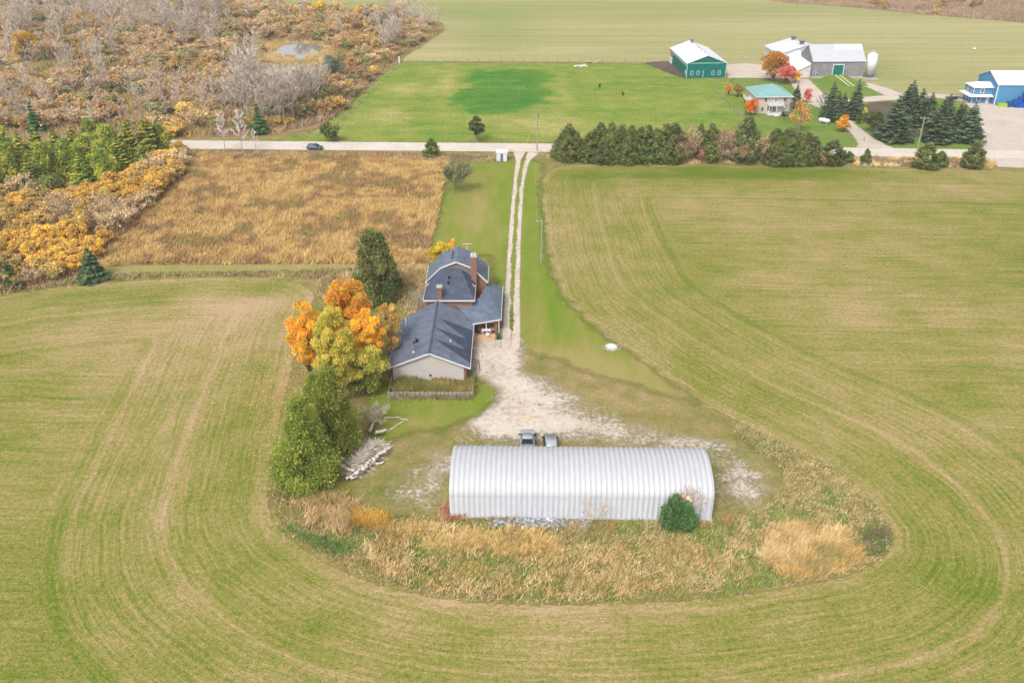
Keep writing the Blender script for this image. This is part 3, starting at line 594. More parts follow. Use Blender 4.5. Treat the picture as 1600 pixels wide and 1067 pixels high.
obj('roof_sheet', MB().slab([(-.6, 4.6, sk(4.6, .1)), (L_/2+.28, 4.6, sk(4.6, .1)), (L_/2+.28, D_/2-.02, sk(D_/2, .1)), (-.6, D_/2-.02, sk(D_/2, .1))], .03), GREYR2, gb_)
obj('barn_door', MB().box(-1.75, 1.75, -.1, .0, 1.15, 4.6), plain('green_door', C(0, 120, 104), .5, .05), gb_)
dt = MB().box(-2.0, -1.75, -.12, .0, 1.1, 4.85); dt.box(1.75, 2.0, -.12, 0, 1.1, 4.85); dt.box(-1.75, 1.75, -.12, 0, 4.6, 4.85); obj('door_trim', dt, WHITE, gb_)
obj('canopy', MB().slab([(-L_/2-2.2, 1.5, 2.3), (-L_/2-.02, 1.5, 2.9), (-L_/2-.02, 4.5, 2.9), (-L_/2-2.2, 4.5, 2.3)], .08), WHITE, gb_)
window(gb_, -L_/2+1.9, 0, .9, .9, .9, mull=False)
# ramp of earth up to the door
n_ = 24; rp = []; 
rv = []; rf = []
for i in range(13):
    for j in range(17):
        u = -1+2*j/16; yy = -i/12*11.5; hh = 1.25*(1-i/12)*max(0, 1-abs(u)**3.5); rv.append((u*(5.2+i*.15)-.2+i*.12, yy-.02, hh+.02))
for i in range(12):
    for j in range(16): a = i*17+j; rf.append((a, a+1, a+18, a+17))
me = bpy.data.meshes.new('barn_ramp'); me.from_pydata(rv, [], rf); me.materials.append(gmat('ramp_grass', [(.1, C(82, 128, 42)), (.5, C(116, 146, 58)), (.9, C(160, 164, 92))], .05, .2, 1.8, (.4, .4, .3), 0, bump=.05)); me.polygons.foreach_set('use_smooth', [True]*len(rf))
o = tag(link('barn_ramp', me), kind='structure'); o.location = (114.3, 320.8, 0)
tk = MB()
for sx in (-.8, .8):
    tk.loft([[(sx-.3+i*.12, -i/12*11.5, 1.25*(1-i/12)+.035), (sx+.3+i*.12, -i/12*11.5, 1.25*(1-i/12)+.035), (sx+.3+i*.12, -i/12*11.5, 1.25*(1-i/12)-.1), (sx-.3+i*.12, -i/12*11.5, 1.25*(1-i/12)-.1)] for i in range(13)])
o = tag(tk.build('ramp_track', plain('ramp_gravel', C(216, 204, 170), .9)), kind='structure'); o.location = (114.3, 320.8, 0)
# metal sheds behind
s1 = gable_building('metal_shed', (108.2, 342.3, 0), R(4), 15.5, 19, 4.3, 7.0, siding_mat('shed_siding', C(214, 214, 220), .3, True, .06), GREYR2, 'wide grey metal shed joined to the back of the grey barn'); s1['category'] = 'shed'
for y in (12.5, 3.5):
    obj('ventilator', MB().box(-.6, .6, y-.6, y+.6, 6.8, 8.0).box(-1., 1., y-1., y+1., 8.0, 8.2), plain('dark_ventilator', C(120, 126, 140), .5), s1)
s2 = gable_building('white_shed', (107.2, 322.5, 0), R(4), 19.4, 13.0, 2.6, 5.6, siding_mat('white_siding', C(232, 232, 234), .3, True, .04), WROOF, 'low white-roofed shed between the grey barn and metal shed'); s2['category'] = 'shed'
# feed bin
sb = empty('feed_silo', (125.9, 321.6, 0), 0, 'white cylindrical feed bin on legs beside the grey barn', 'silo')
SW = plain('silo_white', C(238, 238, 242), .45, .04)
ring = lambda r, z, n=20: [(r*math.cos(2*math.pi*k/n), r*math.sin(2*math.pi*k/n), z) for k in range(n)]
obj('bin_body', MB().loft([ring(1.75, 1.9), ring(1.75, 8.0)]), SW, sb, True); obj('bin_roof', MB().loft([ring(1.85, 8.0), ring(.5, 8.7), ring(.4, 8.8)]), SW, sb); obj('hopper', MB().loft([ring(1.7, 1.9), ring(.45, .9)]), SW, sb)
for k in range(6):
    a = math.pi/3*k; obj('leg', MB().tube((1.6*math.cos(a), 1.6*math.sin(a), .1), (1.6*math.cos(a), 1.6*math.sin(a), 2.7), .07), STEEL, sb)
lp = MB()
for k in range(8):
    a0, a1 = math.pi*k/8, math.pi*(k+1)/8; lp.tube((-.1-.8*math.cos(a0), 0, 8.6+.8*math.sin(a0)), (-.1-.8*math.cos(a1), 0, 8.6+.8*math.sin(a1)), .06)
obj('fill_pipe', lp, SW, sb); obj('pad', MB().box(-2.6, 2.6, -2.6, 2.6, 0, .1), CONC, sb)
# teal-roofed house
TEAL = siding_mat('teal_metal_roof', C(146, 192, 188), .5, True, .05); PINKB = plain('pink_brick', C(226, 204, 190), .85, .08, 2, fine=8)
th = empty('teal_roof_house', (79.6, 273.6, 0), R(1.5), 'two-storey pinkish brick house with teal hip roof and white balconies', 'house')
obj('wall', MB().box(-5.1, 5.1, 0, 11.5, 0, 5.3), PINKB, th)
e = 5.25; o_ = .7; rf_ = MB(); q0, q1, q2, q3 = (-5.1-o_, -o_, e), (5.1+o_, -o_, e), (5.1+o_, 11.5+o_, e), (-5.1-o_, 11.5+o_, e); k0, k1 = (-.6, 5.4, 7.7), (.6, 6.1, 7.7)
for poly in ([q0, q1, k1, k0], [q1, q2, k1], [q2, q3, k0, k1], [q3, q0, k0]): rf_.slab(poly, .12)
obj('roof', rf_, TEAL, th)
et = MB()
for a, b in ((q0, q1), (q1, q2), (q2, q3), (q3, q0)): et.bar((a[0], a[1], e-.12), (b[0], b[1], e-.12), .1, .2)
obj('fascia', et, WHITE, th)
for x, z in ((-2.5, 3.5), (3.4, 3.5), (-3.2, .7), (3.4, .7)): window(th, x, 0, z, .95, 1.3)
obj('balcony_door', MB().box(.1, 1., -.08, 0, 2.95, 5.0), WHITE, th); window(th, .55, -.06, 3.3, .6, 1.5, mull=False)
def balcony(par, x0, x1, y0, y1, z, posts=True):
    b = obj('balcony', MB().box(x0, x1, y0, y1, z-.2, z), WHITE, par); rl = MB()
    for a, c in (((x0, y0), (x1, y0)), ((x0, y0), (x0, y1)), ((x1, y0), (x1, y1))):
        rl.bar((*a, z+.95), (*c, z+.95), .1, .1); L = math.hypot(c[0]-a[0], c[1]-a[1])
        for k in range(int(L/.2)): t = (k+.5)/int(L/.2); rl.bar((a[0]+(c[0]-a[0])*t, a[1]+(c[1]-a[1])*t, z), (a[0]+(c[0]-a[0])*t, a[1]+(c[1]-a[1])*t, z+.9), .09, .05)
    obj('railing', rl, WHITE, b)
    for x in (x0+.1, (x0+x1)/2, x1-.1): obj('balcony_post', MB().box(x-.1, x+.1, y0, y0+.2, 0, z-.2), WHITE, b)
balcony(th, -1.9, 2.9, -2.1, -.02, 2.9)
balcony(th, -7.0, -5.12, 2., 9., 2.9)
obj('porch_floor', MB().box(-2.1, 3.1, -2.3, -.02, 0, .45), WHITE, th); sp = MB()
for k in range(3): sp.box(-.2, 1.2, -2.3-.35*(k+1), -2.3-.35*k-.002, 0, .45-.14*(k+1)+.02)
obj('steps', sp, WHITE, th); obj('front_door', MB().box(.0, 1., -.07, 0, .45, 2.5), plain('grey_door', C(140, 150, 150), .5), th); window(th, -1.2, 0, .8, 1.3, 1.4)
# blue building
BLUE = siding_mat('blue_steel_siding', C(92, 158, 204), .3, True, .06)
bb = empty('blue_warehouse', (152.0, 283.6, 0), R(-1), 'large blue metal warehouse with white roof and two-storey office', 'building')
Lb, Db, eb, rb = 46., 13.8, 6.4, 9.2
obj('wall', MB().prism([(0, 0, 0), (0, 0, eb), (0, Db/2, rb-.1), (0, Db, eb), (0, Db, 0)], (Lb, 0, 0)), BLUE, bb)
for y0, y1, z0, z1 in ((-.4, Db/2, eb-.15, rb), (Db/2, Db+.4, rb, eb-.15)):
    obj('roof', MB().slab([(-.3, y0, z0+.08), (Lb+.3, y0, z0+.08), (Lb+.3, y1, z1+.08), (-.3, y1, z1+.08)], .14), WROOF, bb)
obj('corner_trim', MB().box(-.1, .18, -.08, .16, 0, 6.3), WHITE, bb)
obj('office_wall', MB().box(-6.0, -.02, 2.6, 8.6, 0, 4.9), BLUE, bb); BL2 = BLUE
of = MB(); of.slab([(-6.4, 2.1, 4.9), (-.02, 2.1, 4.9), (-.02, 5.6, 6.1), (-4.2, 5.6, 6.1)], .14); of.slab([(-6.4, 2.1, 4.9), (-4.2, 5.6, 6.1), (-6.4, 9.1, 4.9)], .14); of.slab([(-4.2, 5.6, 6.1), (-.02, 5.6, 6.1), (-.02, 9.1, 4.9), (-6.4, 9.1, 4.9)], .14); obj('office_roof', of, WROOF, bb)
cn = MB(); cn.slab([(-7.6, 1.0, 2.3), (-.02, 1.0, 2.3), (-.02, 2.6, 2.8), (-6.0, 2.6, 2.8)], .1); cn.slab([(-7.6, 1.0, 2.3), (-6.0, 2.6, 2.8), (-6.0, 8.6, 2.8), (-7.6, 9.5, 2.3)], .1); obj('office_canopy', cn, WHITE, bb)
for x, z in ((-3.3, 3.2), (-3.9, .7)): window(bb, x, 2.6, z, 1.2, 1.4, fw=.2)
obj('office_door', MB().box(-1.6, -.6, 2.5, 2.6, .0, 2.1), WHITE, bb)
for y in (4.2, 6.6): window(bb, -6.0, y, 3.2, 1., 1.4, 'x', -1, fw=.2); window(bb, -6.0, y, .7, 1., 1.4, 'x', -1, fw=.2)
for x in (-6.0,): obj('corner_trim', MB().box(x-.07, x+.1, 2.53, 2.7, 0, 4.85), WHITE, bb)
lm = empty('light_mast', (150.8, 302, 0), 0, 'thin mast with pale round head behind the blue warehouse', 'mast'); obj('pole', MB().tube((0,0,0), (0,0,13.5), .05, .04), STEEL, lm); obj('lamp_head', MB().loft([ring(.2, 13.4, 10), ring(.5, 13.6, 10), ring(.5, 13.9, 10), ring(.2, 14.1, 10)]), WHITE, lm, True)
# blue crates stacked at the wall
CR = plain('blue_plastic', C(24, 92, 190), .5, .12); cm = MB().box(-.6, .6, -.5, .5, 0, .16)
cm.box(-.6, .6, -.5, -.44, .16, .76); cm.box(-.6, .6, .44, .5, .16, .76); cm.box(-.6, -.54, -.44, .44, .16, .76); cm.box(.54, .6, -.44, .44, .16, .76); cme = cm.mesh('crate', CR)
for i in range(10):
    hgts = (3, 4, 6, 7, 8, 8, 8, 8, 8, 8)[i]
    for j in range(2):
        for k in range(max(1, hgts-j*2)):
            tag(link('plastic_crate', cme, None, (157.6+i*1.24, 281.6-j*1.04, k*.77), random.uniform(-.03, .03)), 'blue plastic crate in the stacks against the blue warehouse', 'crate', 'blue crates by the warehouse')
LIME = plain('lime_plastic', C(176, 220, 40), .5, .08)
for k, x in enumerate((153.2, 154.6)):
    t = tag(obj('lime_bin', MB().loft([[(-.6,-.5,0),(.6,-.5,0),(.6,.5,0),(-.6,.5,0)],[(-.7,-.6,1.),(.7,-.6,1.),(.7,.6,1.),(-.7,.6,1.)]]), LIME), 'lime green bin against the blue warehouse wall', 'bin', 'lime bins by the warehouse'); t.location = (x, 281.9, 0)
t = empty('blue_skip', (156.1, 281.6, 0), 0, 'dark blue open metal skip beside the lime bins', 'skip'); sm = MB(); sm.box(-.9, .9, -.7, .7, 0, .1)
for a in ((-.9, .9, -.7, -.62), (-.9, .9, .62, .7), (-.9, -.82, -.62, .62), (.82, .9, -.62, .62)): sm.box(*a, .1, 1.5)
obj('skip_body', sm, plain('skip_blue', C(28, 82, 140), .5), t); obj('skip_load', MB().box(-.82, .82, -.62, .62, .1, 1.2), plain('pale_load', C(150, 196, 220), .8), t)
# trailer by the office
t = empty('flat_trailer', (142.2, 291.2, 0), R(12), 'dark flat trailer parked beside the blue office', 'trailer'); obj('trailer_bed', MB().box(-2.2, 2.2, -.9, .9, .55, .7), DARK, t)
obj('side_rail', MB().bar((-2.2, -.9, 1.), (2.2, -.9, 1.), .06, .06).bar((-2.2, .9, 1.), (2.2, .9, 1.), .06, .06), DARK, t); obj('drawbar', MB().bar((2.2, 0, .55), (3.4, 0, .5), .12, .1), DARK, t)
for sx in (-.5, .5):
    for sy in (-1., 1.): obj('wheel', MB().tube((sx, sy-.1, .36), (sx, sy+.1, .36), .36, n=14), DARK, t)
# propane tank
t = empty('propane_tank', (91.9, 262.2, 0), R(-40), 'white horizontal gas tank on the farm lawn', 'tank'); rr = lambda x, r: [(x, r*math.cos(2*math.pi*k/14), .95+r*math.sin(2*math.pi*k/14)) for k in range(14)]
obj('tank_body', MB().loft([rr(-1.75, .15), rr(-1.6, .45), rr(-1.3, .62), rr(1.3, .62), rr(1.6, .45), rr(1.75, .15)]), SW, t, True); obj('dome', MB().tube((0,0,1.5), (0,0,1.75), .2), SW, t)
for x in (-1, 1): obj('saddle', MB().box(x-.12, x+.12, -.45, .45, 0, .5), CONC, t)
t = tag(obj('low_rail_fence', MB().bar((0,0,.8), (7.5,0,.8), .14, .2), WHITE), 'short white rail fence beside the farm lane', 'fence'); t.location = (*G(1250, 166), 0)
for k in range(4): obj('post', MB().box(k*2.45, k*2.45+.14, -.07, .07, 0, .9), WHITE, t)

# small white shed by the road
ws = empty('white_hut', (-2.65, 225.7, 0), R(1), 'small white flat-roofed hut with blue-grey door by the driveway entrance', 'hut')
obj('wall', MB().box(-1.35, 1.35, 0, 1.9, .1, 2.3), WHITE, ws); obj('roof', MB().slab([(-1.5, -.15, 2.4), (1.5, -.15, 2.4), (1.5, 2.05, 2.75), (-1.5, 2.05, 2.75)], .1), WHITE, ws); obj('door', MB().box(-.35, .35, -.06, 0, .15, 2.05), plain('slate_door', C(104, 122, 156), .5), ws); obj('base', MB().box(-1.4, 1.4, -.05, 1.95, 0, .1), DARK, ws)
t = empty('mailbox', G(798, 240)+(0,), 0, 'pale mailbox on a post beside the white hut', 'mailbox'); obj('post', MB().box(-.06, .06, -.06, .06, 0, 1.1), WEATH, t); obj('box', MB().box(-.22, .22, -.35, .35, 1.1, 1.5), WHITE, t)
# well cover on the lawn
wl = empty('well_cover', G(955, 543)+(0,), 0, 'round pale concrete well cover set in the lawn', 'well'); obj('collar', MB().loft([ring(1.15, 0), ring(1.05, .22)]), CONC, wl); obj('lid', MB().loft([ring(.8, .2), ring(.78, .34)]), WHITE, wl)
st_m = plain('fieldstone', C(176, 170, 160), .9, .2, 2)
def rock(r, seed):
    b = bmesh.new(); bmesh.ops.create_icosphere(b, subdivisions=1, radius=r); q = np.random.default_rng(seed)
    for v in b.verts: v.co *= q.uniform(.7, 1.15); v.co.z *= .7
    me = bpy.data.meshes.new('rock'); b.to_mesh(me); b.free(); me.materials.append(st_m); return me
rocks = [rock(1., k) for k in range(5)]
for k in range(9):
    a = k*.72; o = link('stone', rocks[k % 5], wl, (1.45*math.cos(a), 1.1*math.sin(a), .05), a); o.scale = (.25, .2, .2)

# ------------------------------------------------------------------ poles, fences
WOODP = plain('pole_wood', C(176, 168, 156), .9, .15, 1.5)
def pole(px, py, top, label, trans=False, lean=0.):
    x, y = G(px, py); h = hgt(px, py, top); t = empty('utility_pole', (x, y, 0), 0, label, 'pole'); t.rotation_euler.y = lean
    obj('shaft', MB().tube((0,0,0), (0,0,h), .17, .11, 8), WOODP, t); obj('crossarm', MB().bar((-1.1, 0, h-.5), (1.1, 0, h-.5), .12, .14), WOODP, t)
    for s_ in (-1., 0, 1.): obj('insulator', MB().tube((s_*.95, 0, h-.43), (s_*.95, 0, h-.2), .06), WHITE, t)
    if trans: obj('transformer', MB().tube((.28, -.15, h-2.2), (.28, -.15, h-1.2), .24, n=10), STEEL, t)
    return (x, y, h)
p1 = pole(845.5, 411, 342, 'wooden utility pole on the lawn at the field edge beyond the house')
p2 = pole(839, 236, 170, 'wooden utility pole at the driveway entrance across the road', True)
p3 = pole(1433, 236, 182, 'wooden utility pole in front of the big spruces by the road')
wm = MB()
def wire(a, b, sag):
    P = [Vector(a).lerp(Vector(b), i/12)-Vector((0,0,sag*4*(i/12)*(1-i/12))) for i in range(13)]; m_ = MB()
    for q0_, q1_ in zip(P[:-1], P[1:]): m_.tube(q0_, q1_, .012, n=4, cap=False)
    return m_
tag(wire((p1[0]-.95, p1[1], p1[2]-.2), (p2[0]-.95, p2[1], p2[2]-.2), 1.6).build('overhead_wire', STEEL), 'thin overhead wire between the lawn pole and the road pole', 'wire')
tag(wire((p1[0]-.95, p1[1], p1[2]-.2), (-4.6, 147.6, 5.2), .5).build('service_wire', STEEL), 'thin wire from the lawn pole to the farmhouse', 'wire')
def post_fence(name, pts, gap, label, h=1.3, rails=3, mat=WEATH):
    P = catmull(pts, gap, False); cl = np.concatenate([[0], np.cumsum(np.hypot(*np.diff(P, axis=0).T))]); nn = int(cl[-1]/gap); t = empty(name, (*P[0], 0), 0, label, 'fence'); pm = MB().tube((0,0,0), (0,0,h), .11, .1, 6).mesh('fence_post', mat)
    S = np.linspace(0, cl[-1], nn+1); X = np.interp(S, cl, P[:,0])-P[0,0]; Y = np.interp(S, cl, P[:,1])-P[0,1]
    for x, y in zip(X, Y): link('fence_post', pm, t, (x, y, random.uniform(-.1, .08)))
    for k in range(rails):
        z = h*(k+1)/(rails+.4); r = MB()
        for i in range(nn): r.bar((X[i], Y[i], z), (X[i+1], Y[i+1], z), .03, .03)
        obj('wire', r, STEEL, t)
post_fence('paddock_fence', GP([(625,97),(800,98),(900,98),(1047,98)]), 4.2, 'long wire fence on wooden posts between paddock and far field')
post_fence('wood_edge_fence', GP([(627,99),(585,140),(545,180),(505,211),(470,219)]), 6., 'wire fence on posts along the wood edge of the paddock')
post_fence('farm_side_fence', GP([(1112,140),(1140,165),(1163,190),(1168,212)]), 3.5, 'grey fence on posts between the paddock and the teal house')
post_fence('roadside_fence', GP([(1262,218),(1300,219),(1350,221)]), 3.5, 'wire fence in front of the farm lawn by the road')
t = empty('marker_post', G(624, 99)+(0,), 0, 'white marker post at the corner of the paddock', 'post'); obj('shaft', MB().box(-.25, .25, -.15, .15, 0, 2.4), WHITE, t)
t = empty('road_marker', G(823, 226)+(0,), 0, 'slanted yellow guy marker beside the road pole', 'marker'); obj('shaft', MB().tube((0,0,0), (.5,0,2.6), .09), plain('yellow_plastic', C(220, 200, 70), .5), t)
t = empty('clothes_post', G(730, 396)+(0,), 0, 'pale T-shaped washing line post behind the farmhouse', 'post'); obj('shaft', MB().tube((0,0,0), (0,0,2.1), .05), WHITE, t); obj('crossbar', MB().tube((-.9,0,2.05), (.9,0,2.05), .05), WHITE, t)

# ------------------------------------------------------------------ vehicles
TYRE = plain('tyre', C(44, 44, 46), .9, .1)
def paint(name, c):
    n = NT(name, .28); n.b.inputs['Specular IOR Level'].default_value = .5; n.b.inputs['Coat Weight'].default_value = .6
    n.color(n.mix(n.noise(n.obj(), 2., 4), c, tuple(x*.82 for x in c[:3])+(1,))); return n.m
def ring8(y, w, zb, zm, zt, wt, wb=None):
    wb = wb or w*.93; return [(-wb, y, zb), (wb, y, zb), (w, y, zb+.18), (w, y, zm), (wt, y, zt), (0, y, zt+.02), (-wt, y, zt), (-w, y, zm), (-w, y, zb+.18)]
def wheels(t, ys, hw, r=.36):
    for y in ys:
        for s_ in (-1, 1):
            w = obj('wheel', MB().tube((s_*(hw-.12), y, r), (s_*(hw+.06), y, r), r, n=18), TYRE, t); obj('rim', MB().tube((s_*(hw-.02), y, r), (s_*(hw+.075), y, r), r*.62, n=12), STEEL, w)
def lights(t, hw, yf, yr, z):
    for s_ in (-1, 1):
        obj('headlight', MB().box(s_*hw*.62-.2, s_*hw*.62+.2, yf-.12, yf+.02, z-.08, z+.08), WHITE, t); obj('tail_light', MB().box(s_*hw*.8-.12, s_*hw*.8+.12, yr-.02, yr+.1, z-.02, z+.2), plain('red_lens', C(150, 20, 20), .3), t)
        obj('wing_mirror', MB().box(s_*(hw+.12)-.12, s_*(hw+.12)+.12, yf*.42-.05, yf*.42+.08, z+.28, z+.46), DARK, t)
def cabin(t, secs, roofmat, pm):
    """secs: (y, half width at belt, belt z, half width top, top z) -> glass volume, roof skin and pillars"""
    R_ = [[(-w, y, zb), (w, y, zb), (wt, y, zt), (-wt, y, zt)] for y, w, zb, wt, zt in secs]
    obj('window_glass', MB().loft(R_), GLASS, t)
    hi = max(s_[4] for s_ in secs); top = [s_ for s_ in secs if s_[4] > hi-.12]
    obj('roof', MB().loft([[(-wt-.03, y, zt-.03), (wt+.03, y, zt-.03), (wt*.9, y, zt+.04), (0, y, zt+.06), (-wt*.9, y, zt+.04)] for y, w, zb, wt, zt in top]), roofmat, t, True)
    pl = MB()
    for (y, w, zb, wt, zt), (y2, w2, zb2, wt2, zt2) in ((secs[0], top[0]), (secs[-1], top[-1])):
        for s_ in (-1, 1): pl.bar((s_*w, y, zb), (s_*(wt2+.01), y2, zt2), .09, .09)
    ym = (top[0][0]+top[-1][0])/2; q = top[0]
    for s_ in (-1, 1): pl.bar((s_*(q[1]+.01), ym, q[2]), (s_*(q[3]+.01), ym, q[4]), .1, .06)
    obj('pillars', pl, pm, t)
GP_ = paint('grey_blue_paint', C(178, 187, 198)); t = empty('pickup_truck', (2.1, 99.9, 0), R(-1), 'grey pickup truck with dark rear window parked behind the metal shed', 'truck')
obj('body', MB().loft([ring8(-2.8, .9, .5, 1.1, 1.15, .84), ring8(-2.7, .98, .42, 1.12, 1.18, .9), ring8(-.9, 1., .4, 1.12, 1.2, .92), ring8(1.2, 1., .4, 1.1, 1.18, .9), ring8(2.3, .98, .4, 1.0, 1.1, .88), ring8(2.75, .9, .5, .9, .98, .8), ring8(2.85, .8, .55, .8, .86, .72)]), GP_, t, True)
obj('tonneau_cover', MB().slab([(-.86, -2.65, 1.25), (.86, -2.65, 1.25), (.86, -1.15, 1.25), (-.86, -1.15, 1.25)], .06), plain('grey_cover', C(152, 160, 170), .6), t)
cabin(t, [(-1.1, .9, 1.15, .88, 1.16), (-.75, .9, 1.15, .72, 1.85), (.5, .9, 1.15, .72, 1.87), (1.25, .9, 1.12, .85, 1.14)], GP_, GP_)
wheels(t, (-1.75, 1.75), .93, .4); lights(t, .95, 2.8, -2.8, .85); obj('bumper', MB().box(-.9, .9, 2.78, 2.95, .45, .65), DARK, t); obj('tailgate', MB().box(-.8, .8, -2.86, -2.79, .6, 1.1), GP_, t)
SV = paint('silver_paint', C(200, 204, 208)); DG = paint('dark_grey_paint', C(104, 108, 114)); t = empty('silver_suv', (5.2, 99.6, 0), R(2), 'silver-roofed SUV with dark bonnet parked behind the metal shed', 'car')
obj('body', MB().loft([ring8(-2.25, .82, .5, .95, 1.05, .76), ring8(-2.1, .92, .4, 1., 1.1, .84), ring8(0, .94, .36, 1., 1.1, .86), ring8(1.1, .94, .36, .98, 1.06, .86), ring8(1.9, .92, .38, .9, .98, .82), ring8(2.2, .8, .45, .8, .86, .7)]), DG, t, True)
cabin(t, [(-2.15, .86, 1.05, .8, 1.07), (-1.9, .86, 1.05, .7, 1.62), (.35, .88, 1.06, .72, 1.66), (1.1, .88, 1.04, .82, 1.06)], SV, DG)
for s_ in (-.68, .68): obj('roof_rail', MB().bar((s_, -1.8, 1.76), (s_, .2, 1.79), .05, .05), WHITE, t)
wheels(t, (-1.4, 1.4), .86, .35); lights(t, .9, 2.15, -2.2, .75)
BP = paint('dark_blue_paint', C(60, 88, 118)); x, y = G(493, 233); t = empty('blue_car', (x, y-.6, .05), R(-90.5), 'dark blue hatchback driving along the gravel road', 'car')
obj('body', MB().loft([ring8(-2.1, .78, .5, .85, .95, .7), ring8(-1.95, .88, .36, .92, 1., .8), ring8(0, .9, .34, .92, 1., .82), ring8(.9, .9, .34, .9, .97, .82), ring8(1.8, .88, .36, .8, .86, .76), ring8(2.15, .76, .42, .68, .74, .66)]), BP, t, True)
cabin(t, [(-2.0, .82, .96, .76, .98), (-1.5, .82, .97, .62, 1.42), (.2, .84, .98, .66, 1.48), (1.15, .84, .95, .78, .97)], BP, BP)
wheels(t, (-1.3, 1.35), .82, .33); lights(t, .86, 2.1, -2.05, .7)

# ------------------------------------------------------------------ two horses grazing in the paddock
def horse(x, y, rz, col, label, graze=True):
    t = empty('horse', (x, y, 0), rz, label, 'horse')
    V = []; E_ = []; Rd = []
    def v(p, r, par=None): V.append(p); Rd.append(r); i = len(V)-1; (E_.append((par, i)) if par is not None else None); return i
    hip = v((0, -.6, 1.2), (.27, .3)); mid = v((0, -.05, 1.14), (.27, .31), hip); sh = v((0, .5, 1.2), (.23, .31), mid)
    if graze: n1 = v((0, .9, 1.12), (.12, .2), sh); n2 = v((0, 1.25, .72), (.1, .14), n1); hd = v((0, 1.36, .45), (.1, .12), n2); mz = v((0, 1.42, .18), (.065, .075), hd)
    else: n1 = v((0, .78, 1.5), (.12, .2), sh); n2 = v((0, 1.0, 1.8), (.1, .13), n1); hd = v((0, 1.15, 1.9), (.1, .12), n2); mz = v((0, 1.48, 1.68), (.065, .075), hd)
    for s_ in (-1, 1):
        v((s_*.07, V[hd][1]-.12, V[hd][2]+.18), (.03, .03), hd)
        a = v((s_*.16, .5, .85), (.11, .12), sh); b = v((s_*.17, .52, .5), (.065, .065), a); c = v((s_*.17, .5, .14), (.045, .045), b); v((s_*.17, .53, .03), (.065, .065), c)
        a = v((s_*.17, -.62, .9), (.15, .2), hip); b = v((s_*.17, -.5, .7), (.1, .11), a); k = v((s_*.17, -.75, .48), (.065, .07), b); c = v((s_*.17, -.7, .14), (.045, .045), k); v((s_*.17, -.67, .03), (.065, .065), c)
    me = bpy.data.meshes.new('horse_body'); me.from_pydata(V, E_, []); b_ = link('body', me, t); me.materials.append(col)
    md = b_.modifiers.new('skin', 'SKIN'); sk_ = me.skin_vertices[0].data
    for q, r in zip(sk_, Rd): q.radius = r
    sk_[0].use_root = True; b_.modifiers.new('sub', 'SUBSURF').levels = 1; b_.modifiers['sub'].render_levels = 1
    obj('tail', MB().tube((0, -.86, 1.3), (0, -1.0, 1.05), .05, .08, 6).tube((0, -1.0, 1.05), (0, -1.0, .5), .08, .03, 6), DARK, t)
    mn = MB(); a = Vector(V[sh])+Vector((0, .1, .28)); b2 = Vector(V[hd])+Vector((0, -.05 if not graze else .05, .16))
    mn.bar(a, b2, .05, .16); obj('mane', mn, DARK, t)
x, y = G(937, 137); horse(x, y, R(-15), plain('dark_bay', C(88, 62, 50), .7, .1), 'dark brown horse grazing head down in the paddock')
x, y = G(973, 151); horse(x, y, R(160), plain('chestnut', C(134, 78, 48), .7, .1), 'chestnut horse standing head raised in the paddock', False)
# heap of white boulders and a log heap at the paddock fence
def heap(name, px, py, nr, wx, wy, size, mat, label):
    x, y = G(px, py); t = empty(name, (x, y, 0), 0, label, 'rocks'); q = np.random.default_rng(int(px))
    for k in range(nr):
        me = rocks[k % 5].copy(); me.materials.clear(); me.materials.append(mat)
        o = link('boulder', me, t, (q.uniform(-wx, wx), q.uniform(-wy, wy), q.uniform(.1, .6)), q.uniform(0, 6)); s_ = size*q.uniform(.6, 1.3); o.scale = (s_, s_*q.uniform(.7, 1.2), s_)
WROCK = plain('white_rock', C(226, 220, 212), .9, .1)
heap('boulder_pile', 907, 105, 16, 2.2, 1.0, .75, WROCK, 'heap of whitish boulders in the paddock by the far fence'); heap('rubble_pile', 925, 99, 12, 2.6, .7, .45, plain('tan_rock', C(206, 196, 170), .9), 'low heap of tan rubble against the paddock fence')

# ------------------------------------------------------------------ vegetation generators (each returns meshes in metres, base at the origin)
def unit(n_, q): v = q.normal(size=(n_, 3)); return v/np.linalg.norm(v, axis=1)[:, None]
def cols(pal, idx, q, jit=.16):
    c = np.array(pal)[idx]; return np.clip(c*(1+q.normal(0, jit, (len(idx), 1)))*(1+q.normal(0, .05, (len(idx), 3))), 0, 1)
def P_(*rgb): return [C(*c, 1.1, .93)[:3] for c in rgb]
def quad_mesh(name, cen, u, v, col, mat):
    n_ = len(cen); co = np.stack([cen-u-v*.6, cen+u*.9-v, cen+u+v*.7, cen-u*.8+v], 1).reshape(-1, 3)
    return npmesh(name, co, np.arange(4*n_).reshape(n_, 4), mat, {'Col': np.repeat(col, 4, 0)})
def rand_quads(name, cen, size, col, q, mat=LEAF, flat=0.):
    a = unit(len(cen), q); b = unit(len(cen), q)
    if flat: a[:, 2] *= 1-flat; b[:, 2] *= 1-flat
    a /= np.linalg.norm(a, axis=1)[:, None]; b -= (a*b).sum(1)[:, None]*a; b /= np.linalg.norm(b, axis=1)[:, None]+1e-6
    s_ = size*q.uniform(.6, 1.35, (len(cen), 1)); return quad_mesh(name, cen, a*s_*.5, b*s_*.5, col, mat)
def trunk_mesh(h, r, limbs, mat=BARK, n=7):
    m_ = MB(); k = 5; pts = [Vector((math.sin(i*1.3)*r*.5*i/k, math.cos(i*1.7)*r*.5*i/k, h*i/k)) for i in range(k+1)]
    for i in range(k): m_.tube(pts[i], pts[i+1], r*(1-.75*i/k)*(1.35 if i == 0 else 1), r*(1-.75*(i+1)/k), n, False)
    for (z, e, rr) in limbs: m_.tube((0, 0, z), e, rr, rr*.35, 5, False)
    return m_.mesh('trunk', mat, True)
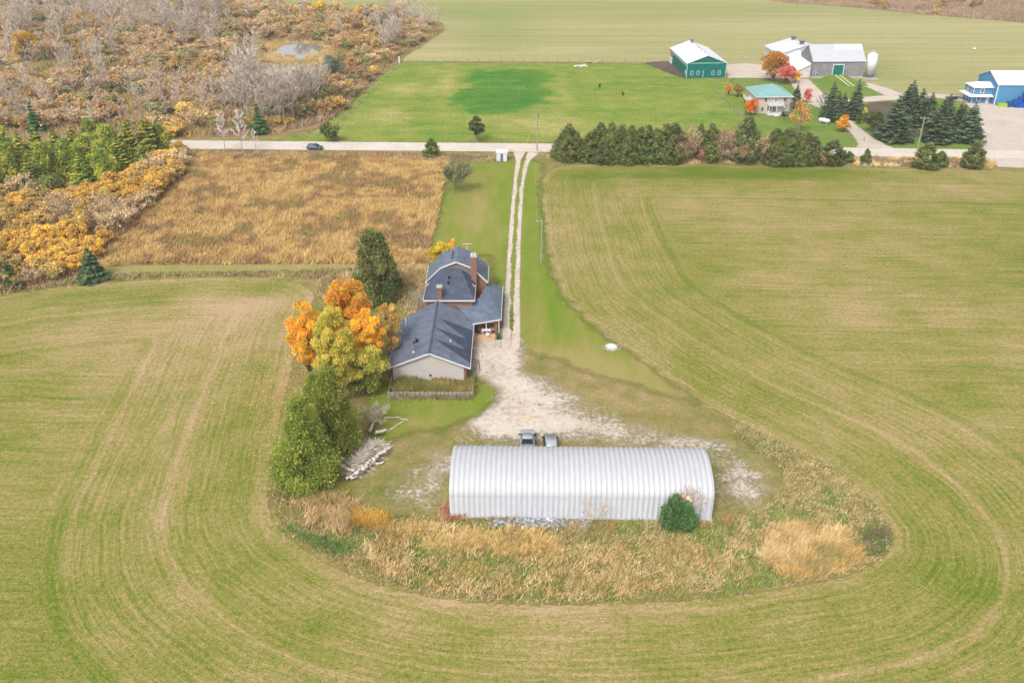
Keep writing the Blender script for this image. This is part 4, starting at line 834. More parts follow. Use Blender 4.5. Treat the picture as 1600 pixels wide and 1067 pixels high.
def broadleaf(seed, h, w, th, nl, nleaf, leaf, pal, lobe=.24, bark=BARK, low=.25, pick=None):
    q = np.random.default_rng(seed); cz = (h+th)/2; rz = (h-th)/2*.86; rx = w/2*.8
    d = unit(nl, q); rad = q.uniform(.25, 1., nl)**.6; L = d*rad[:, None]*np.array([rx, rx, rz])+np.array([0, 0, cz]); lr = w*lobe*q.uniform(.65, 1.15, nl)*(1.15-.35*rad)
    k = q.choice(nl, nleaf, p=lr**2/(lr**2).sum()); n_ = unit(nleaf, q); n_[:, 2] = np.where(n_[:, 2] < -low, -n_[:, 2], n_[:, 2])
    cen = L[k]+n_*lr[k, None]*(q.uniform(.45, 1.12, (nleaf, 1))**.7); cen[:, 2] = np.maximum(cen[:, 2], .15)
    pi = (pick(L) if pick else q.integers(0, len(pal), nl))[k]; pi = np.where(q.random(nleaf) < .2, q.integers(0, len(pal), nleaf), pi)
    me = rand_quads('crown', cen, leaf, cols(pal, pi, q), q)
    lim = [(th*q.uniform(.5, 1.), tuple(L[i]*np.array([.85, .85, .95])), w*.012) for i in range(0, nl, max(1, nl//12))]
    return trunk_mesh(cz, max(.08, w*.028), lim, bark), me
def cedar(seed, h, w, nleaf, leaf, pal, npl=110, base=.02, point=1.25, loose=0., trunk=None):
    q = np.random.default_rng(seed); t = q.uniform(0, 1, npl)**1.15; a = q.uniform(0, 2*math.pi, npl)
    prof = lambda t: np.where(t < .22, .72+.28*np.sin(t/.22*math.pi/2), np.clip(1-((t-.22)/.78)**point, 0, 1)*.97+.03)
    r = prof(t)*w/2*q.uniform(.68, 1.03, npl); L = np.stack([r*np.cos(a), r*np.sin(a), h*(base+(1-base)*t*.95)], 1)
    L[:6, :2] *= .15; L[:6, 2] = h*np.linspace(.72, .97, 6)
    k = q.integers(0, npl, nleaf); g = q.normal(size=(nleaf, 3)); pr_ = w*(.075+.05*loose)*(1.25-.5*t[k])
    out = np.stack([np.cos(a[k])*.35, np.sin(a[k])*.35, np.full(nleaf, .9)], 1); s_ = q.normal(0, 1, (nleaf, 1))
    cen = L[k]+g*pr_[:, None]*.62+out*s_*pr_[:, None]*.8; cen[:, 2] = np.clip(cen[:, 2], .1, h*1.02)
    fill = q.random(nleaf) < .12; cen[fill, :2] *= .6
    me = rand_quads('crown', cen, leaf, cols(pal, q.integers(0, len(pal), npl)[k], q, .14), q)
    return trunk_mesh(h*.85, max(.1, w*.022), []), me
def spruce(seed, h, w, nleaf, leaf, pal, base=.06, droop=.25, gaps=.0, whorl=None):
    q = np.random.default_rng(seed); nw = whorl or int(max(9, h*1.3)); B = []; 
    for i in range(nw):
        t = i/(nw-1); z = h*(base+(1-base)*t*.97); rad = w/2*(1-t)**.85*(q.uniform(.85, 1.1))+.03*w; nb = int(7+6*(1-t))
        for k in range(nb):
            if q.random() < gaps: continue
            a = 2*math.pi*(k+q.uniform(-.35, .35))/nb+i*.7; B.append((z+q.normal(0, h*.008), a, rad*q.uniform(.72, 1.1)))
    B = np.array(B); pr_ = B[:, 2]+.05; k = q.choice(len(B), nleaf, p=pr_/pr_.sum()); s_ = q.uniform(.12, 1., nleaf)**.75; z, a, rad = B[k].T
    wid = rad*.24*(1.1-s_*.8); lat = q.normal(0, 1, nleaf)*wid; x = np.cos(a)*rad*s_-np.sin(a)*lat; y = np.sin(a)*rad*s_+np.cos(a)*lat
    zz = z-droop*rad*s_**1.3+.12*rad*s_**3-np.abs(q.normal(0, .06, nleaf))*rad; cen = np.stack([x, y, np.maximum(zz, .1)], 1)
    u = np.stack([np.cos(a), np.sin(a), np.full(nleaf, -.25)], 1)+q.normal(0, .35, (nleaf, 3)); u /= np.linalg.norm(u, axis=1)[:, None]; v = np.cross(u, unit(nleaf, q)*.6+np.array([0, 0, 1.])); v /= np.linalg.norm(v, axis=1)[:, None]
    ls = leaf*q.uniform(.6, 1.3, (nleaf, 1))
    me = quad_mesh('crown', cen, u*ls*.75, v*ls*.38, cols(pal, q.integers(0, len(pal), len(B))[k], q, .14), LEAF)
    return trunk_mesh(h*.95, max(.1, w*.025), []), me
def bare_tree(seed, h, w, pal, ntwig=500, tw=.05, th=.25, lean=.35, leaves=0, lpal=None, stems=1, bark=PALEBARK, tr=.012):
    q = np.random.default_rng(seed); m_ = MB(); tips = []
    for s0 in range(stems):
        bx_ = q.normal(0, w*.06, 2) if stems > 1 else np.zeros(2); top = Vector((bx_[0]*3+q.normal(0, w*.05), bx_[1]*3+q.normal(0, w*.05), h*q.uniform(.85, 1.) if stems > 1 else h*.97)); b0 = Vector((*bx_, 0))
        pts = [b0.lerp(top, i/5)+Vector((*q.normal(0, w*.015, 2), 0)) for i in range(6)]; r = h*tr*(1. if stems == 1 else .6)
        for i in range(5): m_.tube(pts[i], pts[i+1], r*(1-.17*i), r*(1-.17*(i+1)), 5, False)
        nl = max(5, int(14/stems))
        for k in range(nl):
            t = th+(1-th)*(k+q.random())/nl; p = b0.lerp(top, min(t, .98)); a = k*2.4+q.uniform(-.5, .5); L = w/2*(1.15-.75*t)*q.uniform(.7, 1.1)
            e = p+Vector((math.cos(a)*L, math.sin(a)*L, L*q.uniform(.6, 1.2))); m_.tube(p, e, r*.4*(1.2-t), r*.12, 4, False); tips += [(p.lerp(e, f_), e-p) for f_ in (.3, .5, .7, .85, 1.)]
    T = np.array([list(a)+list(b) for a, b in tips]); k = q.integers(0, len(T), ntwig); p0 = T[k, :3]; d0 = T[k, 3:]; d0 = d0/np.linalg.norm(d0, axis=1)[:, None]
    dd = d0+q.normal(0, .55, (ntwig, 3))+np.array([0, 0, lean]); dd /= np.linalg.norm(dd, axis=1)[:, None]; Lt = w*q.uniform(.08, .26, (ntwig, 1)); sd_ = np.cross(dd, unit(ntwig, q)); sd_ /= np.linalg.norm(sd_, axis=1)[:, None]+1e-6
    p1_ = p0+dd*Lt; co = np.stack([p0-sd_*tw*.6, p0+sd_*tw*.6, p1_+sd_*tw*.25, p1_-sd_*tw*.25], 1).reshape(-1, 3); cc = cols(pal, q.integers(0, len(pal), ntwig), q); n0 = ntwig
    if leaves:
        kk = q.integers(0, ntwig, leaves); lc_ = p1_[kk]+q.normal(0, w*.02, (leaves, 3)); a = unit(leaves, q); b = np.cross(a, unit(leaves, q)); b /= np.linalg.norm(b, axis=1)[:, None]+1e-6; ls = .16*q.uniform(.6, 1.4, (leaves, 1))
        co = np.concatenate([co, np.stack([lc_-a*ls, lc_+b*ls, lc_+a*ls, lc_-b*ls], 1).reshape(-1, 3)]); cc = np.concatenate([cc, cols(lpal, q.integers(0, len(lpal), leaves), q)]); n0 += leaves
    me = npmesh('branches', co, np.arange(4*n0).reshape(n0, 4), BARKC, {'Col': np.repeat(cc, 4, 0)})
    return m_.mesh('trunk', bark, True), me

class Kind:
    def __init__(s, name, cat, label, group, variants, dims, crown='crown'):
        s.name, s.cat, s.label, s.group, s.var, s.dims, s.crown, s.i = name, cat, label, group, variants, dims, crown, 0
    def put(s, x, y, h, w=None, label=None, rz=None, z=0, single=False):
        tm, cm_ = s.var[s.i % len(s.var)]; bh, bw = s.dims; s.i += 1; w = w or bw*h/bh
        o = bpy.data.objects.new(s.name, None); COL.objects.link(o); o.location = (x, y, z); o.rotation_euler.z = random.uniform(0, 6.28) if rz is None else rz; o.scale = (w/bw, w/bw, h/bh); o.empty_display_size = .2
        tag(o, label or s.label, s.cat, None if single else s.group)
        link('trunk', tm, o); link(s.crown, cm_, o); return o
    def at(s, px, py, top, wpx=None, label=None, single=False):
        x, y = G(px, py); h = hgt(px, py, top); w = None
        if wpx: w = wpx*(y*_c+CH*_s)/FPX
        return s.put(x, y, h, w, label, single=single)

# palettes (sRGB as seen, turned to base colours)
CEDAR = P_((112,128,66),(126,140,72),(144,150,80),(98,114,62),(134,134,78)); CEDARY = P_((132,146,52),(154,164,64),(176,178,80),(112,128,46),(144,146,62)); SPR = P_((92,112,82),(106,124,90),(120,136,100),(84,102,76)); SPRG = P_((84,124,68),(98,136,76),(116,146,88))
PINEY = P_((162,170,60),(182,186,66),(136,150,60),(200,192,76),(124,144,70)); YEL = P_((238,186,44),(248,200,58),(224,164,48),(214,178,62)); ORA = P_((240,172,52),(246,188,60),(228,150,56),(238,196,72)); YG = P_((200,194,74),(218,206,82),(180,180,68),(228,208,86))
BEI = P_((214,180,106),(226,194,122),(196,160,84),(178,150,74)); SHY = P_((212,178,98),(218,186,108),(198,168,100),(188,162,104)); SHO = P_((192,158,108),(200,166,114),(182,148,106)); SHG = P_((164,158,106),(176,166,112),(150,148,102)); SHB = P_((190,162,124),(200,174,136),(178,150,116),(188,160,108))
TWG = P_((186,172,160),(198,186,174),(172,158,146),(184,168,150)); TWD = P_((168,150,132),(180,164,146),(158,142,126)); RED = P_((220,124,116),(230,138,126),(208,112,108),(226,152,122)); RUST = P_((170,112,78),(184,130,92),(152,104,78),(166,140,112))

# ---- trees round the farmhouse yard
big_cedar = [cedar(11+k, 12., 8.5, 42000, .17, CEDARY, 300, .02, 1.05) for k in range(2)]
KC = Kind('cedar_tree', 'tree', 'dense yellow-green cedar', 'cedars beside the brush pile', big_cedar, (12., 8.5))
KC.at(481, 752, 626, 100, 'broad yellow-green cedar beside the brush pile, at the field edge', True); KC.at(524, 706, 574, 86, 'broad yellow-green cedar just behind the brush pile', True); KC.at(500, 672, 585, 76, 'yellow-green cedar under the tall yellow-green tree', True)
K = Kind('willow_tree', 'tree', '', None, [broadleaf(21, 17., 9., 1.0, 110, 42000, .17, YG, .115)], (17., 9.)); K.at(534, 628, 470, 82, 'tall yellow-green tree rising between the cedars and the maples', True)
K = Kind('maple_tree', 'tree', '', None, [broadleaf(31, 13.5, 9., 1.5, 85, 26000, .18, YEL+YEL+ORA[:2], .125)], (13.5, 9.)); K.at(488, 598, 466, 78, 'orange and yellow maple at the edge of the crop field', True)
K = Kind('maple_tree', 'tree', '', None, [broadleaf(32, 13.5, 10., 1.5, 85, 26000, .18, ORA[:2]+YEL+YEL, .125)], (13.5, 10.)); K.at(550, 572, 436, 92, 'bright orange maple beside the pines and the house wing', True)
K = Kind('maple_tree', 'tree', '', None, [broadleaf(33, 12., 7., 1.5, 60, 16000, .18, YEL, .13)], (12., 7.)); K.at(578, 590, 480, 66, 'golden maple between the orange maple and the house wing', True)
K = Kind('ash_tree', 'tree', '', None, [broadleaf(34, 10., 7., 1.2, 50, 9000, .18, BEI, .13)], (10., 7.)); K.at(611, 566, 472, 56, 'pale beige-leaved tree overhanging the roof of the house wing', True)
K = Kind('green_tree', 'tree', '', None, [broadleaf(35, 8., 7., .6, 28, 13000, .18, YG+CEDARY, .18)], (8., 7.)); K.at(575, 618, 545, 76, 'low green-yellow tree filling the gap by the rendered wall', True)
pn = [cedar(41+k, 14., 6., 17000, .24, CEDAR+P_((150,154,90)), 60, .05, 1.5, .8) for k in range(2)]
KP = Kind('pine_tree', 'tree', '', None, pn, (14., 6.)); KP.at(584, 474, 362, 56, 'tall dark green pine behind the maples', True); KP.at(600, 470, 366, 44, 'slender dark green pine against the taller pine', True); KP.at(612, 450, 404, 30, 'small dark green pine beside the tall pines', True)
K = Kind('golden_tree', 'tree', '', None, [broadleaf(36, 7., 6., .8, 18, 4000, .26, P_((196,170,40),(212,186,54),(176,156,44)), .22)], (7., 6.)); K.at(690, 425, 377, 46, 'yellow-green tree behind the far roof of the farmhouse', True)
K = Kind('golden_tree', 'tree', '', None, [broadleaf(37, 6., 4., .8, 12, 1600, .26, ORA, .22)], (6., 4.)); K.at(706, 408, 374, 16, 'small orange treetop behind the farmhouse ridge', True)
K = Kind('bare_shrub', 'shrub', '', None, [bare_tree(38, 4., 4.5, TWG, 1100, .05, .1, stems=5)], (4., 4.5), 'branches'); K.at(656, 500, 462, 30, 'pinkish bare shrub against the house between the two roofs', True); K.at(590, 668, 640, 40, 'grey bare shrub behind the brush pile', True)
K = Kind('apple_tree', 'tree', '', None, [bare_tree(39, 4.6, 7., P_((120,112,92),(136,126,104),(104,100,80)), 1700, .06, .22, .1, 500, P_((140,134,84),(118,122,74)), bark=BARK, tr=.03)], (4.6, 7.), 'branches'); K.at(712, 302, 270, 50, 'bare spreading apple tree on the lawn beside the driveway', True)
K = Kind('spruce_tree', 'tree', '', None, [cedar(51, 4.6, 4.2, 12000, .16, SPRG, 110, .02, 1.3, .5)], (4.6, 4.2)); K.at(1051, 822, 775, 40, 'bushy young spruce against the wall of the arched metal shed', True); K.at(1071, 823, 787, 34, 'lower young spruce beside the bushy one at the shed wall', True)
K = Kind('bare_sapling', 'sapling', 'thin pale bare sapling against the shed wall', 'bare saplings against the shed wall', [bare_tree(52+k, 5., 2., P_((206,190,180),(190,170,160)), 300, .03, .3, .6, 14, P_((206,160,130),)) for k in range(3)], (5., 2.), 'branches')
for px, py, tp in ((916, 838, 783), (940, 826, 784), (1068, 815, 760), (1078, 816, 762), (1092, 815, 772), (1062, 813, 768)): K.at(px, py, tp)

# ---- brush pile, logs
def logmesh(l, r, seed, mat):
    q = np.random.default_rng(seed); m_ = MB(); k = 4; b = q.normal(0, r*.5, (k+1, 2))
    for i in range(k): m_.tube((l*i/k-l/2, b[i,0], b[i,1]*.4), (l*(i+1)/k-l/2, b[i+1,0], b[i+1,1]*.4), r*(1-.08*i), r*(1-.08*(i+1)), 7)
    return m_.mesh('log', mat, True)
LOGW = plain('bleached_log', C(232, 220, 206), .9, .12, 2.); bx, by = G(572, 718)
BP_ = empty('brush_pile', (bx, by, 0), 0, 'heap of grey brush and bleached logs beside the cedars', 'brush pile'); q = np.random.default_rng(5)
nb = 2600; tt = q.uniform(-1, 1, nb); ax_ = np.array(G(598, 690))-np.array(G(545, 742)); ax_ /= np.hypot(*ax_); pe = np.array([-ax_[1], ax_[0]]); lat = q.normal(0, .42, nb)
hh = 1.5*np.sqrt(np.clip(1-tt**2, 0, 1))*np.clip(1-lat**2, .05, 1)*q.uniform(.2, 1., nb); cen = np.stack([ax_[0]*tt*3.9+pe[0]*lat*1.9, ax_[1]*tt*3.9+pe[1]*lat*1.9, hh+.05], 1)
an = q.normal(.25, .8, nb)+math.atan2(pe[1], pe[0]); dv = np.stack([np.cos(an), np.sin(an), q.normal(.05, .35, nb)], 1)*q.uniform(.3, 1.2, (nb, 1)); sv = np.cross(dv, unit(nb, q)); sv /= np.linalg.norm(sv, axis=1)[:, None]
me = quad_mesh('branches', cen, dv, sv*q.uniform(.012, .03, (nb, 1)), cols(P_((196,184,172),(214,202,190),(170,154,142),(150,134,120)), q.integers(0, 4, nb), q), BARKC); link('branches', me, BP_)['kind'] = 'stuff'
cm2 = MB(); 
cv = [(ax_[0]*a*3.8*math.cos(0)+pe[0]*b*1.7, ax_[1]*a*3.8+pe[1]*b*1.7) for a, b in [(math.cos(2*math.pi*k/24), math.sin(2*math.pi*k/24)) for k in range(24)]]
cm2.loft([[(x, y, 0) for x, y in cv], [(x*.8, y*.8, .55) for x, y in cv], [(x*.4, y*.4, .95) for x, y in cv]]); obj('core', cm2, plain('brush_core', C(112, 98, 90), .95, .3, 3), BP_)
for k, (px, py, l, a) in enumerate(((598,700,2.0,30),(601,710,1.8,38),(594,720,2.2,48),(588,727,1.8,20),(583,727,1.6,70),(566,741,2.4,62),(560,745,2.2,52),(552,748,1.8,40),(545,740,2.0,-38),(537,722,2.6,78),(541,718,2.2,82),(597,683,1.4,35),(593,679,1.2,45),(584,671,2.0,80),(574,735,2.0,66),(590,706,2.4,28))):
    x, y = G(px, py); o = link('log', logmesh(l*1.15, .16+.05*(k % 3), k, LOGW), BP_, (x-bx, y-by, .4+.3*(k % 3)), R(a)); o.rotation_euler.y = random.uniform(-.15, .15)
for k, (px, py, l, a, lab) in enumerate(((621,665,2.6,52,'slim bleached log lying slantwise on the grass near the brush pile'),(613,653,2.4,3,'bleached log lying level at the back of the grass near the garden fence'),(632,656,1.2,-15,'short bleached log end near the slanted log'),(608,674,.9,70,'short stub of log between the brush pile and slanted log'))):
    x, y = G(px, py); o = tag(link('log', logmesh(l, .11, 50+k, LOGW), None, (x, y, .1), R(a)), lab, 'log')

# ---- trees along the road
rc = [cedar(61+k, 9.5, 4.6, 8500, .26, CEDAR, 110, .02, 1.5+.25*k) for k in range(5)]
KH = Kind('hedge_cedar', 'tree', 'dark green cedar in the hedge row along the gravel road', 'cedars in the road hedge', rc, (9.5, 4.6))
for px, py, tp, w in ((876,249,212,26),(888,250,194,34),(900,251,208,24),(922,252,206,30),(937,253,193,28),(953,254,191,26),(961,255,203,26),(969,254,196,26),(984,254,198,26),(997,254,200,26),(1010,254,196,30),(1023,254,200,26),(1036,253,194,30),(1050,253,193,34),(1046,255,212,26),(978,256,214,26),(944,256,218,26),(1109,252,194,30),(1091,246,195,18),(1209,256,202,34),(1226,257,200,34),(1244,257,206,30),(1258,257,208,28),(1268,257,214,22),(1298,256,220,30),(1218,258,214,28),(1251,258,220,24)): KH.at(px, py, tp, w*1.3)
K = Kind('roadside_pine', 'tree', '', None, [cedar(71, 11.5, 6.5, 9000, .3, P_((118,130,78),(132,142,86),(104,118,70)), 70, .03, 1.8, .6)], (11.5, 6.5)); K.at(1162, 252, 184, 46, 'tall loose-branched pine standing in the road hedge', True)
rs = [bare_tree(74+k, 5., 5., P_((164,146,112),(176,158,122),(150,134,104))+RUST[3:], 900, .07, .08, .3, 500, P_((166,130,92),(150,124,90),(176,150,104)), 5, BARK) for k in range(3)]
KS = Kind('hedge_shrub', 'shrub', 'pinkish brown half-bare shrub among the hedge cedars', 'bare shrubs in the road hedge', rs, (5., 5.), 'branches')
for px, py, tp, w in ((1064,254,214,30),(1078,254,210,32),(1070,256,224,26),(1124,254,216,28),(1136,254,212,28),(1150,256,228,28),(1168,256,228,28),(1184,256,220,30),(1196,256,222,26),(1284,257,238,26)): KS.at(px, py, tp, w)
K = Kind('rust_shrub', 'shrub', '', None, [broadleaf(77, 4., 4., .2, 14, 900, .35, RUST, .24)], (4., 4.)); K.at(1096, 255, 230, 22, 'rusty orange shrub among the hedge cedars', True)
KR = Kind('roadside_cedar', 'tree', '', None, rc, (9.5, 4.6))
KR.at(1445, 261, 224, 44, 'wide bushy cedar across the road from the utility pole and spruces', True); KR.at(1467, 260, 236, 24, 'small green shrub beside the wide roadside cedar', True); KR.at(1519, 262, 222, 34, 'rounded green cedar by the entrance of the gravel lot', True); KR.at(1325, 256, 237, 18, 'small olive cedar bush on the verge, nearer the hedge', True); KR.at(1352, 257, 233, 16, 'small olive cedar bush on the verge, by the farm lane', True)
KR.at(675, 247, 216, 28, 'small yellow-green cedar on the verge beside the meadow', True)
K = Kind('round_tree', 'tree', '', None, [broadleaf(81, 7.5, 5.6, 1., 30, 4500, .32, P_((92,104,58),(108,116,66),(80,92,52)), .17, PALEBARK)], (7.5, 5.6)); K.at(745, 222, 181, 32, 'rounded olive-green tree standing alone beside the road', True)
K = Kind('olive_bush', 'shrub', '', None, [broadleaf(82, 5., 5.5, .2, 20, 2200, .35, P_((116,128,62),(134,142,76),(98,112,56)), .2)], (5., 5.5)); K.at(518, 221, 193, 34, 'olive-green bush on the verge near the blue car', True)

# ---- farmyard trees
fs = [spruce(91+k, 13., 7.5, 11000, .34, SPR, .1, .15, .08) for k in range(4)]
KF = Kind('spruce_tree', 'tree', 'tall blue-green spruce in the windbreak by the farm lane', 'windbreak spruces', fs, (13., 7.5))
for px, py, tp, w in ((1394,219,150,54),(1410,196,132,40),(1418,182,125,34),(1434,186,138,34),(1449,190,145,34),(1424,192,145,34),(1440,196,150,34),(1462,222,156,48),(1476,196,147,32),(1492,214,162,34),(1511,222,160,42),(1500,206,164,30)): KF.at(px, py, tp, w*1.15)
for px, py, tp, w, lab in ((1295,188,127,36,'dark spruce beside the gas tank, left of its three neighbours'),(1306,186,142,24,'narrow dark spruce crowded beside a taller one near the gas tank'),(1315,184,145,28,'middle-height dark spruce between two tall ones near the barn ramp'),(1333,186,124,32,'tall spruce with bare lower trunk below the barn ramp')): KF.at(px, py, tp, w, lab, True)
KF.at(1242, 168, 131, 22, 'dark spruce at the corner of the teal-roofed house', True)
def one(name, seed, px, py, tp, wpx, pal, label, nl=26, nleaf=3200, leaf=.36, th=1.2, lobe=.19, cat='tree'):
    h = hgt(px, py, tp); w = wpx*(G(px, py)[1]*_c+CH*_s)/FPX; Kind(name, cat, '', None, [broadleaf(seed, h, w, min(th, h*.2), nl, nleaf, leaf, pal, lobe)], (h, w)).at(px, py, tp, wpx, label, True)
one('maple_tree', 101, 1208, 127, 80, 52, P_((206,140,52),(192,132,48),(214,160,66),(172,124,52)), 'large orange-brown maple between the green barn and grey barn', 34, 5200)
one('maple_tree', 102, 1226, 132, 98, 32, RED, 'red maple between the teal roof and the white shed')
one('maple_tree', 103, 1242, 130, 110, 24, ORA, 'small orange tree at the foot of the white shed', 16, 1500)
one('maple_tree', 104, 1174, 181, 156, 24, P_((232,140,28),(240,156,40),(220,120,30)), 'bright orange round maple at the corner of the teal-roofed house', 18, 2600, .3, .6, .22)
one('maple_tree', 105, 1317, 207, 182, 25, P_((230,168,30),(240,184,44),(214,148,34)), 'golden maple beside the lane to the farm', 18, 2600, .3, 1.4, .22)
one('maple_tree', 106, 1260, 162, 140, 18, RED, 'small red maple beside the farm lane', 14, 1200)
one('maple_tree', 107, 1138, 150, 129, 16, P_((222,176,60),(206,156,60)), 'yellow sapling at the back of the paddock', 12, 900); one('maple_tree', 108, 1152, 152, 133, 20, P_((186,150,70),(170,142,72)), 'ochre sapling at the back of the paddock', 12, 900)
K = Kind('bare_tree', 'tree', '', None, [bare_tree(109, 9., 6.5, RUST, 1200, .06, .15, .3, 700, ORA)], (9., 6.5), 'branches'); K.at(1248, 208, 166, 34, 'half-bare orange-brown tree in front of the teal-roofed house', True)
K = Kind('bare_tree', 'tree', '', None, [bare_tree(110, 7., 5., P_((150,146,138),(130,128,120)), 900, .06, .15)], (7., 5.), 'branches'); K.at(1228, 192, 160, 20, 'grey bare tree beside the balcony of the teal-roofed house', True); K.at(1284, 176, 148, 20, 'grey bare tree beside the dark spruces', True)
one('olive_tree', 111, 1361, 208, 172, 34, P_((104,116,66),(118,126,76),(92,106,62)), 'loose olive-green tree beside the farm lane', 24, 2600); one('bush', 112, 1342, 194, 180, 14, P_((96,104,56),(112,118,64)), 'small dark bush by the golden maple', 10, 500, cat='shrub')
one('bush', 113, 1344, 178, 170, 22, YG, 'pale yellow-green bush below the barn ramp', 10, 700, cat='shrub'); one('bush', 114, 1226, 182, 176, 16, P_((70,106,44),(84,118,52)), 'low green shrubs along the porch of the teal-roofed house', 12, 900, .3, .1, .2, 'shrub')

# ---- woods
def scatter(poly, n_, seed, mind=0., dens=None):
    P = np.array(poly); q = np.random.default_rng(seed); out = []; lo, hi = P.min(0), P.max(0)
    for _ in range(n_*60):
        if len(out) >= n_: break
        c = q.uniform(lo, hi)
        if dens is not None and q.random() > dens(*c): continue
        if not inside(c[None], P)[0]: continue
        if mind and any((c[0]-a[0])**2+(c[1]-a[1])**2 < mind*mind for a in out): continue
        out.append(c)
    return out
NW = GP([(-40,208),(280,213),(400,210),(445,207),(525,182),(560,143),(605,100),(650,70),(690,48),(640,24),(540,20),(470,16),(400,12),(330,0),(150,-14),(-80,-16)])
bt = [bare_tree(121+k, 14., 6.5, TWG if k % 2 else TWD+TWG, 620, .075, .3, .7) for k in range(6)]
KB = Kind('bare_tree', 'tree', 'tall thin grey bare tree standing in the swampy wood beyond the road', 'bare trees in the wood beyond the road', bt, (14., 6.5), 'branches')
BZ = [(GP([(400,205),(445,205),(515,160),(520,130),(500,105),(420,98),(395,140),(370,190)]), 130, 'pale bare tree in the dense stand beside the pond', 'bare trees beside the pond', 1.25),
      (GP([(180,70),(330,95),(360,50),(350,5),(230,-4),(185,10)]), 120, 'grey bare tree in the far stand beyond the shrubs', 'bare trees in the far stand', .95),
      (GP([(-30,130),(180,135),(190,5),(0,-6),(-40,0)]), 120, 'grey bare tree in the wide stand far from the paddock', 'bare trees in the wide stand', .95),
      (GP([(200,150),(320,135),(400,150),(400,205),(330,203),(220,190)]), 40, 'low grey bare tree among rusty shrubs by the road', 'bare trees by the road', .7),
      (GP([(0,150),(190,150),(200,205),(0,205)]), 34, 'brownish bare tree behind the roadside pines', 'bare trees behind the pines', .6),
      (NW, 40, 'lone bare tree rising from the swampy shrubs', 'scattered bare trees', .75), (GP([(590,95),(665,62),(688,46),(640,26),(600,30),(570,60)]), 34, 'bare tree at the tip of the wood beside the far field', 'bare trees at the wood tip', .8)]
PX_, PY_ = G(467, 80)
def pond_clear(x, y, h):                       # nothing grows in the pond, only low brush on its near bank
    if abs(x-PX_*y/PY_) > 15 or y > PY_+20: return h
    return min(h, max(0., (PY_-21-y)*.17))
allb = []
for zi, (zpoly, cnt, lab, grp, sc) in enumerate(BZ):
    for x, y in scatter(zpoly, cnt, 300+zi, 1.6):
        h = random.uniform(9, 15)*sc; h1 = pond_clear(x, y, h)
        if h1 > 3: allb.append((h1/math.hypot(x, y), x, y, h1, lab, grp))
allb.sort(reverse=True)
for _, x, y, h, lab, grp in allb[:285]: KB.group = grp; KB.put(x, y, h, None, lab)
def join_copies(name, label, cat, variants, dims, places, mat):
    """many far trees as one mesh: twigs and stems of each copy"""
    src = []
    for tm, cm_ in variants:
        co = []; fa = []; cl = []; off = 0
        for me_, bark in ((tm, True), (cm_, False)):
            v = np.empty(len(me_.vertices)*3, np.float32); me_.vertices.foreach_get('co', v); v = v.reshape(-1, 3)
            f = np.empty(len(me_.loops), np.int32); me_.loops.foreach_get('vertex_index', f); co.append(v); fa.append(f.reshape(-1, 4)+off); off += len(v)
            if bark: c = np.tile(np.array(C(196, 184, 178))[None], (len(v), 1))
            else: c = np.empty(len(v)*4, np.float32); me_.attributes['Col'].data.foreach_get('color', c); c = c.reshape(-1, 4)
            cl.append(c)
        src.append((np.concatenate(co), np.concatenate(fa), np.concatenate(cl)))
    V = []; F = []; Cc = []; off = 0
    for i, (x, y, h) in enumerate(places):
        v, f, c = src[i % len(src)]; a = random.uniform(0, 6.28); k = h/dims[0]; w = v*k; ca, sa = math.cos(a), math.sin(a)
        V.append(np.column_stack([w[:,0]*ca-w[:,1]*sa+x, w[:,0]*sa+w[:,1]*ca+y, w[:,2]])); F.append(f+off); Cc.append(c*random.uniform(.88, 1.1)); off += len(v)
    return tag(link(name, npmesh(name, np.concatenate(V), np.concatenate(F), mat, {'Col': np.clip(np.concatenate(Cc), 0, 1)})), label, cat, None, 'stuff')
join_copies('bare_wood', 'mass of far grey bare trees deep in the wood', 'wood', bt, (14., 6.5), [(x, y, h) for _, x, y, h, *_ in allb[285:]], BARKC)
def shr(name, pal, label, group, seeds, hh=3.2, ww=4.6, nleaf=700, cat='shrub'): return Kind(name, cat, label, group, [broadleaf(s_, hh, ww, .15, 24, int(nleaf*2.2), .29, pal, .18) for s_ in seeds], (hh, ww))
K1 = shr('golden_shrub', SHY, 'golden yellow shrub in the brushy wood', 'golden shrubs in the woods', (141, 142, 143)); K2 = shr('orange_shrub', SHO, 'rusty orange shrub in the brushy wood', 'rusty shrubs in the woods', (144, 145, 146)); K3 = shr('olive_shrub', SHG, 'olive green shrub in the brushy wood', 'olive shrubs in the woods', (147, 148))
K4 = Kind('brown_shrub', 'shrub', 'bare brownish shrub in the brushy wood', 'bare brown shrubs in the woods', [bare_tree(149+k, 3.4, 4.4, SHB, 700, .08, .05, .2, 260, SHB+SHO, 6, BARK) for k in range(3)], (3.4, 4.4), 'branches')
for x, y in scatter(NW, 1120, 320, 2.4):
    px_ = vnoise(x, y, .045, 9); r = random.random()
    hs_ = pond_clear(x, y, random.uniform(2.2, 5.2))
    if hs_ < .8: continue
    k = (K2 if r < .45 else K1 if r < .72 else K3 if r < .85 else K4) if px_ > .5 else (K4 if r < .5 else K2 if r < .75 else K3 if r < .9 else K1)
    if k.i >= 296: k = min((K1, K2, K3, K4), key=lambda a: a.i)
    if k.i < 298: k.put(x, y, hs_, random.uniform(4.5, 9.)*min(1, hs_/2.2))
for px, py, tp, w, k, lab in ((500,22,2,26,0,'bright yellow poplar at the far edge of the wood'),(524,25,6,22,0,'lower bright yellow poplar at the far edge of the wood'),(135,52,14,40,1,'big yellow tree high in the wood'),(45,100,40,40,1,'broad yellow tree in the far corner of the wood')):
    one('poplar_tree', 160+px, px, py, tp, w, P_((216,178,36),(226,190,52),(196,160,44)), lab, 20, 1800, .45)
